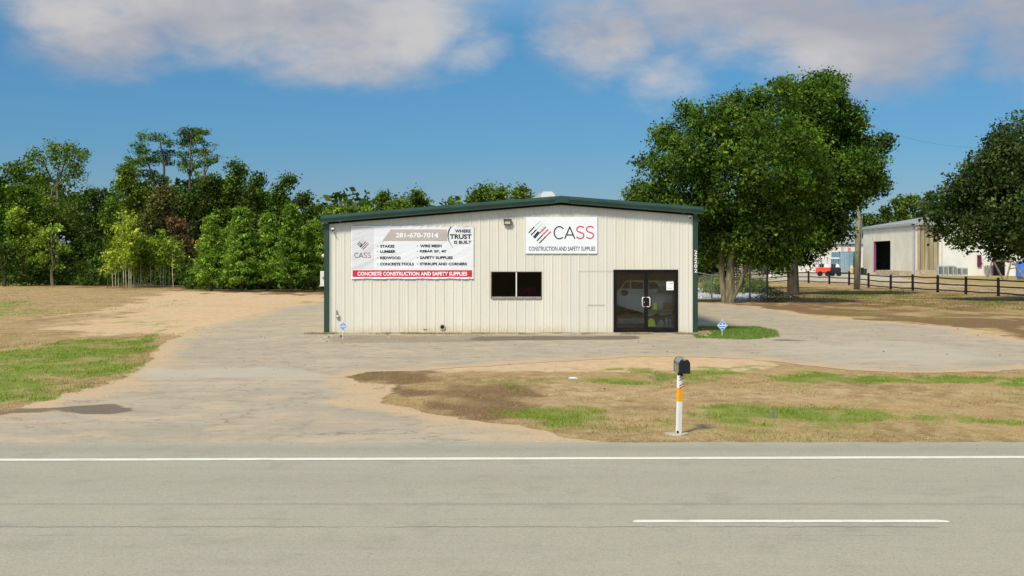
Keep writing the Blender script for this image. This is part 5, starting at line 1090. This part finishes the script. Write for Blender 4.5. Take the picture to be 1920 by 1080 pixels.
def cart(px0, px1, col_, lab, roof, dd_=182.0):
    k = dd_/F; cx = lambda px: (px-960)*k; cz = lambda py: max(0, H-(py-HY)*k); L = px1-px0
    o = empty('utility_cart', (cx((px0+px1)/2), dd_, 0), lab, 'cart')
    m1 = surf('cart_'+lab[:4], col_, None, 2, .4, spec=.5)
    mb = MB().prism([(cx(px0), dd_, cz(512)), (cx(px1), dd_, cz(512)), (cx(px1), dd_, cz(503)), (cx(px1-2), dd_, cz(501.5)), (cx(px0+1), dd_, cz(501.5)), (cx(px0), dd_, cz(503))], (0, 1.5, 0)); mb.build('body', m1, o, bevel=.06)
    for fx in (.18, .8): MB().tube([(cx(px0+L*fx), dd_-.05, .38), (cx(px0+L*fx), dd_+.25, .38)], .38, 16).build('wheel', M['black'], o)
    for fx in (.08, .32, .78): MB().tube([(cx(px0+L*fx), dd_+.2, cz(502)), (cx(px0+L*fx), dd_+.2, cz(485.5))], .045, 6).build('roof_post', M['grey_metal'], o)
    MB().box((cx(px0-.5), dd_-.1, cz(485.4)), (cx(px1-3), dd_+1.6, cz(483))).build('canopy', roof, o, bevel=.04)
    MB().box((cx(px0+L*.28), dd_+.2, cz(501.4)), (cx(px0+L*.5), dd_+1.3, cz(495))).build('seat', M['black'], o, bevel=.05)
    MB().prism([(cx(px0+L*.5), dd_+.1, cz(501)), (cx(px0+L*.9), dd_+.1, cz(501)), (cx(px0+L*.8), dd_+.1, cz(496)), (cx(px0+L*.6), dd_+.1, cz(494))], (0, 1.1, 0)).build('cowl', M['white_print'], o)
cart(1533.5, 1557, (.85, .07, .02), 'red flat utility cart with white canopy behind the rail fence', M['white_print'])
cart(1557.5, 1577, (.015, .015, .018), 'dark utility cart with white canopy between the red cart and the blue container', M['white_print'], 184.0)
o = tag(MB().tube([((1597-960)*.0874, 204, 0), ((1597-960)*.0874, 204, 1.1), ((1597-960)*.0874, 204, 1.5)], [.28, .32, .12], 10).build('tan_sack', surf('tan', (.5, .38, .2), None, 3, .8), loc=((1597-960)*.0874, 204, 0)), 'tan upright sack standing at the foot of the blue container', 'sack')
for i, (px, lab) in enumerate(((1616, 'black wheeled bin right of the utility pole'), (1622, 'dark green bin right of the black wheeled bin'))):
    k = 205/F; x_ = (px-960)*k; MBb = MB(); o = empty('waste_bin', (x_, 205, 0), lab, 'bin'); MBb.prism([(x_-.28, 205, 0), (x_+.28, 205, 0), (x_+.33, 205, 1.05-.2*i), (x_-.33, 205, 1.05-.2*i)], (0, .6, 0)).build('body', M['black'] if i == 0 else surf('bing', (.02, .05, .03), None, 3, .5), o, bevel=.03)
    MB().box((x_-.35, 204.97, 1.051-.2*i), (x_+.35, 205.65, 1.12-.2*i)).build('lid', M['black'], o, bevel=.02)
# low tan shed behind the chain link fence
o = empty('tan_shed', ((1412-960)*150/F, 151, 0), 'low pinkish tan boarded shed seen over the chain link fence', 'shed'); k = 150/F; hx = lambda px: (px-960)*k; hz = lambda py: H-(py-HY)*k
mb = MB(); z = 0.0; 
while z < hz(489.5): mb.prism([(hx(1384), 150-.03, z), (hx(1384), 150, z+.2), (hx(1384), 150.1, z+.2), (hx(1384), 150.1, z)], (hx(1441)-hx(1384), 0, 0)); z += .205
mb.build('boarded_wall', surf('tanboard', (.38, .27, .20), (.55, .43, .34), 1.5, .8, stretch=(1, 1, 6)), o); mb = MB().prism([(hx(1382), 149.6, z), (hx(1382), 152, z+.35), (hx(1382), 154, z)], (hx(1443)-hx(1382), 0, 0)); mb.build('roof', surf('shedroof', (.30, .20, .14), (.42, .34, .28), 2, .8), o)
tag(MB().box((hx(1443), 160, 0), (hx(1480), 160.2, hz(492))).build('white_wall', surf('ww', (.62, .58, .58), (.7, .66, .66), 1, .8), loc=(hx(1460), 160, 0)), 'low whitish wall right of the tan shed, behind the big dark trunk', 'wall')

# ------------------------------------------------------------------ utility pole with cables
g0 = G(1606.5, 543); dp = g0.y; o = empty('utility_pole', tuple(g0), 'grey green wooden utility pole standing before the black rail fence', 'utility pole')
tp_ = P(1615, 216, dp); MB().tube([g0+Vector((0, 0, -.2)), g0.lerp(tp_, .33), g0.lerp(tp_, .66), tp_], [.26, .235, .20, .16], 14).build('pole', surf('pole_wood', (.17, .165, .10), (.30, .28, .19), 2, .9, .5, stretch=(3, 3, .3)), o, smooth=True)
cx = lambda py, dx=4.6: P(1606.5+(1615-1606.5)*(543-py)/327+dx+1.2, py, dp-.05)
MB().tube([cx(403, 5.2), cx(470, 4.4), cx(543, 4.6)], .035, 6).build('conduit', M['steel'], o)
for py in (410, 472): MB().tube([P(1606.5+8.5*(543-py)/327-4, py, dp-.28), P(1606.5+8.5*(543-py)/327+7, py, dp-.1)], .03, 5).build('strap', M['grey_metal'], o)
MB().box(tuple(tp_+Vector((-1.1, -.1, -1.0))), tuple(tp_+Vector((1.1, .0, -.85)))).build('crossarm', M['bark_pine'], o)
for i, (px, py, zz_) in enumerate(((1990, 262, -.7),)):
    e_ = P(px, py, dp-8); st_ = tp_+Vector((0, 0, zz_)); pts = []
    for k in range(13): f_ = k/12; p = st_.lerp(e_, f_); p.z -= 1.2*math.sin(f_*3.1416); pts.append(p)
    MB().tube(pts, .006, 4).build('cable', M['black_gap'], o)
# ------------------------------------------------------------------ black rail fence, one post at a time
POSTS = [(1478, 507.5, 529.5), (1516, 507.8, 531), (1555, 508, 533), (1592, 508.6, 535), (1628.6, 511.7, 539.4), (1670, 515.2, 543), (1711.5, 514.2, 545.4), (1758, 516, 548.5), (1811, 518.4, 552), (1872, 520.5, 555.5), (1945, 523, 560), (2030, 526, 566)]
fo = empty('rail_fence', tuple(G(1711, 545.4)), 'black three-rail wooden fence running across the right side before the pale lane', 'fence')
pp = []
for (px, yt, yb_) in POSTS:
    g0 = G(px, yb_); hgt = H-(yt-HY)*g0.y/F; pp.append((g0, hgt)); tl = random.uniform(-.03, .03)
    MB().tube([g0+Vector((0, 0, -.1)), g0+Vector((tl*.5, 0, hgt*.5)), g0+Vector((tl, 0, hgt))], [.105, .10, .095], 9).build('fence_post', M['post_black'], fo)
g0 = G(1438, 546); hg = 1.62; pp = [(Vector((g0.x, 112, 0)), 1.2)]+pp
for (a_, ha), (b_, hb) in zip(pp[:-1], pp[1:]):
    for fr in (.86, .52, .17):
        j1, j2, sag = random.uniform(-.02, .02), random.uniform(-.02, .02), random.uniform(.0, .05)
        MB().tube([a_+Vector((0, -.05, ha*fr+j1)), a_.lerp(b_, .5)+Vector((0, -.05, (ha+hb)/2*fr-sag)), b_+Vector((0, -.05, hb*fr+j2))], .052, 6).build('rail', M['post_black'], fo)
# ------------------------------------------------------------------ chain link fence with posts
cf = empty('chain_link_fence', tuple(G(1405, 565)), 'grey chain link fence behind the forked tree trunk', 'fence')
CP = [(1300, 558, 1.75), (1334.5, 560.5, 1.55), (1376, 567, 2.1), (1406, 565, 2.05), (1438.5, 560.5, 2.0)]
cps = [(G(a_, b_), h_) for a_, b_, h_ in CP]; mwire = M['grey_metal']
for i, (g0, h_) in enumerate(cps): MB().tube([g0+Vector((0, 0, -.1)), g0+Vector((0, 0, h_))], .05 if i != 4 else .06, 8).build('post', M['grey_metal'] if i != 4 else M['bark_pine'], cf)
for (a_, ha), (b_, hb) in zip(cps[:-1], cps[1:]):
    MB().tube([a_+Vector((0, 0, ha-.06)), b_+Vector((0, 0, hb-.06))], .028, 6).build('top_rail', mwire, cf)
    L = (b_-a_).length; u = (b_-a_).normalized(); hh = min(ha, hb)-.08; mb = MB(); sp_ = .085; r_ = .0055
    n = int((L+hh)/sp_)
    for k in range(n):
        s0 = k*sp_
        for sg in (1, -1):
            # wire from (s, 0) climbing to (s-hh, hh)
            x0_, z0_, x1_, z1_ = s0, 0.04, s0-hh, hh
            if x1_ < 0: z1_ = s0; x1_ = 0
            if x0_ > L: z0_ = x0_-L+.04; x0_ = L
            if z1_ <= z0_: continue
            if sg < 0: x0_, x1_ = L-x0_, L-x1_
            p, q_ = a_+u*x0_+Vector((0, 0, z0_)), a_+u*x1_+Vector((0, 0, z1_)); nn = (q_-p).normalized(); sd_ = u*nn.z*r_-Vector((0, 0, 1))*(nn.dot(u))*r_
            mb.quad(p-sd_, p+sd_, q_+sd_, q_-sd_)
    o = mb.build('wire_mesh', mwire, cf)
tgt = G(1438.5, 560.5); MB().tube([tgt+Vector((0, 0, .75)), tgt+Vector((2.0, -.4, .05))], .05, 6).build('brace', mw_, cf)
# brush pile and debris at the foot of the fence end
V, col = leaves([(G(1452, 566).x, 73, .25, 1.2, .7, .35), (G(1440, 562).x, 76, .3, .8, .5, .4)], 130, 12, .16, .07, [(.32, .26, .14), (.20, .16, .09), (.10, .11, .04)], 66, aspect=.25)
tag(npmesh('brush_pile', V, 4, M['blade'], loc=(tgt.x, 74, 0), col=col), 'pile of dry brush and twigs at the end of the chain link fence', 'brush', kind='stuff')

# ------------------------------------------------------------------ grass and straw blades, pebbles
def blades(n, region, hmin, hmax, wd, pick, seed, name, label):
    rs = np.random.RandomState(seed); x = rs.uniform(region[0], region[1], n); y = region[2]+(region[3]-region[2])*rs.rand(n)
    g1, s1, d1_ = masks(x, y); inl_ = sdist(x, y, LOT)-.12
    ok, colr, hs = pick(rs, x, y, g1, s1, d1_, inl_); x, y, colr, hs = x[ok], y[ok], colr[ok], hs[ok]; n = len(x)
    h_ = rs.uniform(hmin, hmax, n)*hs; a_ = rs.uniform(0, 6.283, n); w_ = wd*rs.uniform(.6, 1.4, n); ln = rs.uniform(.3, 1.3, n)*h_; la = rs.uniform(0, 6.283, n)
    b0 = np.stack([x-np.cos(a_)*w_, y-np.sin(a_)*w_, np.zeros(n)-.015], 1); b1 = np.stack([x+np.cos(a_)*w_, y+np.sin(a_)*w_, np.zeros(n)-.015], 1); tp2 = np.stack([x+np.cos(la)*ln, y+np.sin(la)*ln, h_], 1)
    V = np.stack([b0, b1, tp2], 1).reshape(-1, 3)
    return tag(npmesh(name, V, 3, M['blade'], loc=(float(x.mean()), float(y.mean()), 0), col=colr), label, 'grass', kind='stuff')
def pick_mix(rs, x, y, g1, s1, d1_, inl_):
    n = len(x); gp = np.clip(g1*1.3-.12, 0, .9)*np.clip(fbm(x*4.2, y*3.1+7, 3)*3.2-.75, .1, 1.1); isg = rs.rand(n) < gp
    keep = (inl_ < -.05) & (y > road_y(x)+.03) & (rs.rand(n) < np.where(isg, 1, np.clip(.60-s1*.5-d1_*.45, .03, 1))) & ~((x > XL-.1) & (x < XR+.05) & (y > D-.2))
    k = np.exp(rs.normal(0, .28, n))[:, None]; t_ = rs.rand(n)[:, None]
    gc = (np.array([.12, .215, .02])*(1-t_)+np.array([.28, .38, .05])*t_)*k; dc = (np.array([.28, .19, .085])*(1-t_)+np.array([.62, .47, .24])*t_)*k
    c = np.where(isg[:, None], gc, dc); hs = np.where(isg, .9, .45); return keep, c, hs
def road_y(x): return ROAD_EDGE_R+.02*x/10+.05*np.sin(x*3)
blades(230000, (-3.5, 14.5, 16.8, 27.5), .02, .065, .0045, pick_mix, 1, 'verge_grass', 'short dry and green grass on the verge around the mailbox')
blades(120000, (-17, -5.5, 19, 42), .03, .08, .007, pick_mix, 2, 'lawn_grass', 'short green grass left of the driveway')
blades(30000, (5.8, 10.5, 37.5, 46), .025, .085, .008, lambda rs, x, y, g1, s1, d1_, inl_: ((sdist(x, y, GREENS[4][0]) > -.15+.1*rs.rand(len(x))) & ~((x < XR+.05) & (y > D-.1)), (np.array([.08, .17, .018])+rs.rand(len(x), 1)*np.array([.12, .16, .03]))*np.exp(rs.normal(0, .2, (len(x), 1))), np.ones(len(x))), 3, 'corner_grass', 'lush green grass patch at the right corner of the building')
blades(9000, (XL-.6, XR, D-.75, D-.10), .02, .09, .006, lambda rs, x, y, g1, s1, d1_, inl_: (fbm(x*1.8, y*2+3, 3) > .50, np.where(rs.rand(len(x), 1) < .3, np.array([.14, .19, .03]), np.array([.36, .26, .13]))*np.exp(rs.normal(0, .3, (len(x), 1))), np.ones(len(x))), 6, 'wall_weeds', 'thin dry weeds along the foot of the front wall')
pick_brown = lambda *a_: (lambda k_, c_, h_: (k_, c_*np.array([.52, .45, .36]), h_))(*pick_mix(*a_))
blades(90000, (16, 44, 60, 110), .04, .11, .016, pick_brown, 4, 'field_grass', 'dry brown grass of the field before the rail fence')
blades(70000, (-60, -18, 46, 118), .04, .12, .02, pick_mix, 5, 'field_grass', 'dry yellow grass of the field at the left before the wood')
V = []; col = []; rs = np.random.RandomState(8)
for i in range(2200):
    if i < 900: x, y = rs.uniform(-12, 15), rs.uniform(16.3, 27)
    elif i < 1300: x, y = rs.uniform(-13, 13), rs.uniform(9.5, 16.3)
    else: x, y = rs.uniform(-14, 22), rs.uniform(27, 46)
    if XL-.1 < x < XR+.1 and y > D-.2: continue
    r_ = rs.uniform(.004, .011)*(y/20)*(1.8 if rs.rand() < .05 else 1); z_ = .008
    if 9.5 < y < 16.3: r_ *= .55
    p = np.array([x, y, z_]); q_ = [p+np.array([math.cos(a_)*r_, math.sin(a_)*r_, 0]) for a_ in (0, 1.57, 3.14, 4.71)]; t_ = p+np.array([0, 0, r_*.8]); k = rs.uniform(.4, 1.4)*np.array([.33, .28, .21]) if rs.rand() < .7 else np.array([.05, .04, .03])
    for a_ in range(4): V += [q_[a_], q_[(a_+1) % 4], t_]; col.append(k)
tag(npmesh('gravel_specks', V, 3, M['blade'], loc=(0, 25, 0), col=np.array(col)), 'small stones and crumbs scattered over pavement, road and verge', 'pebbles', kind='stuff')
print('far done', len(scn.objects))
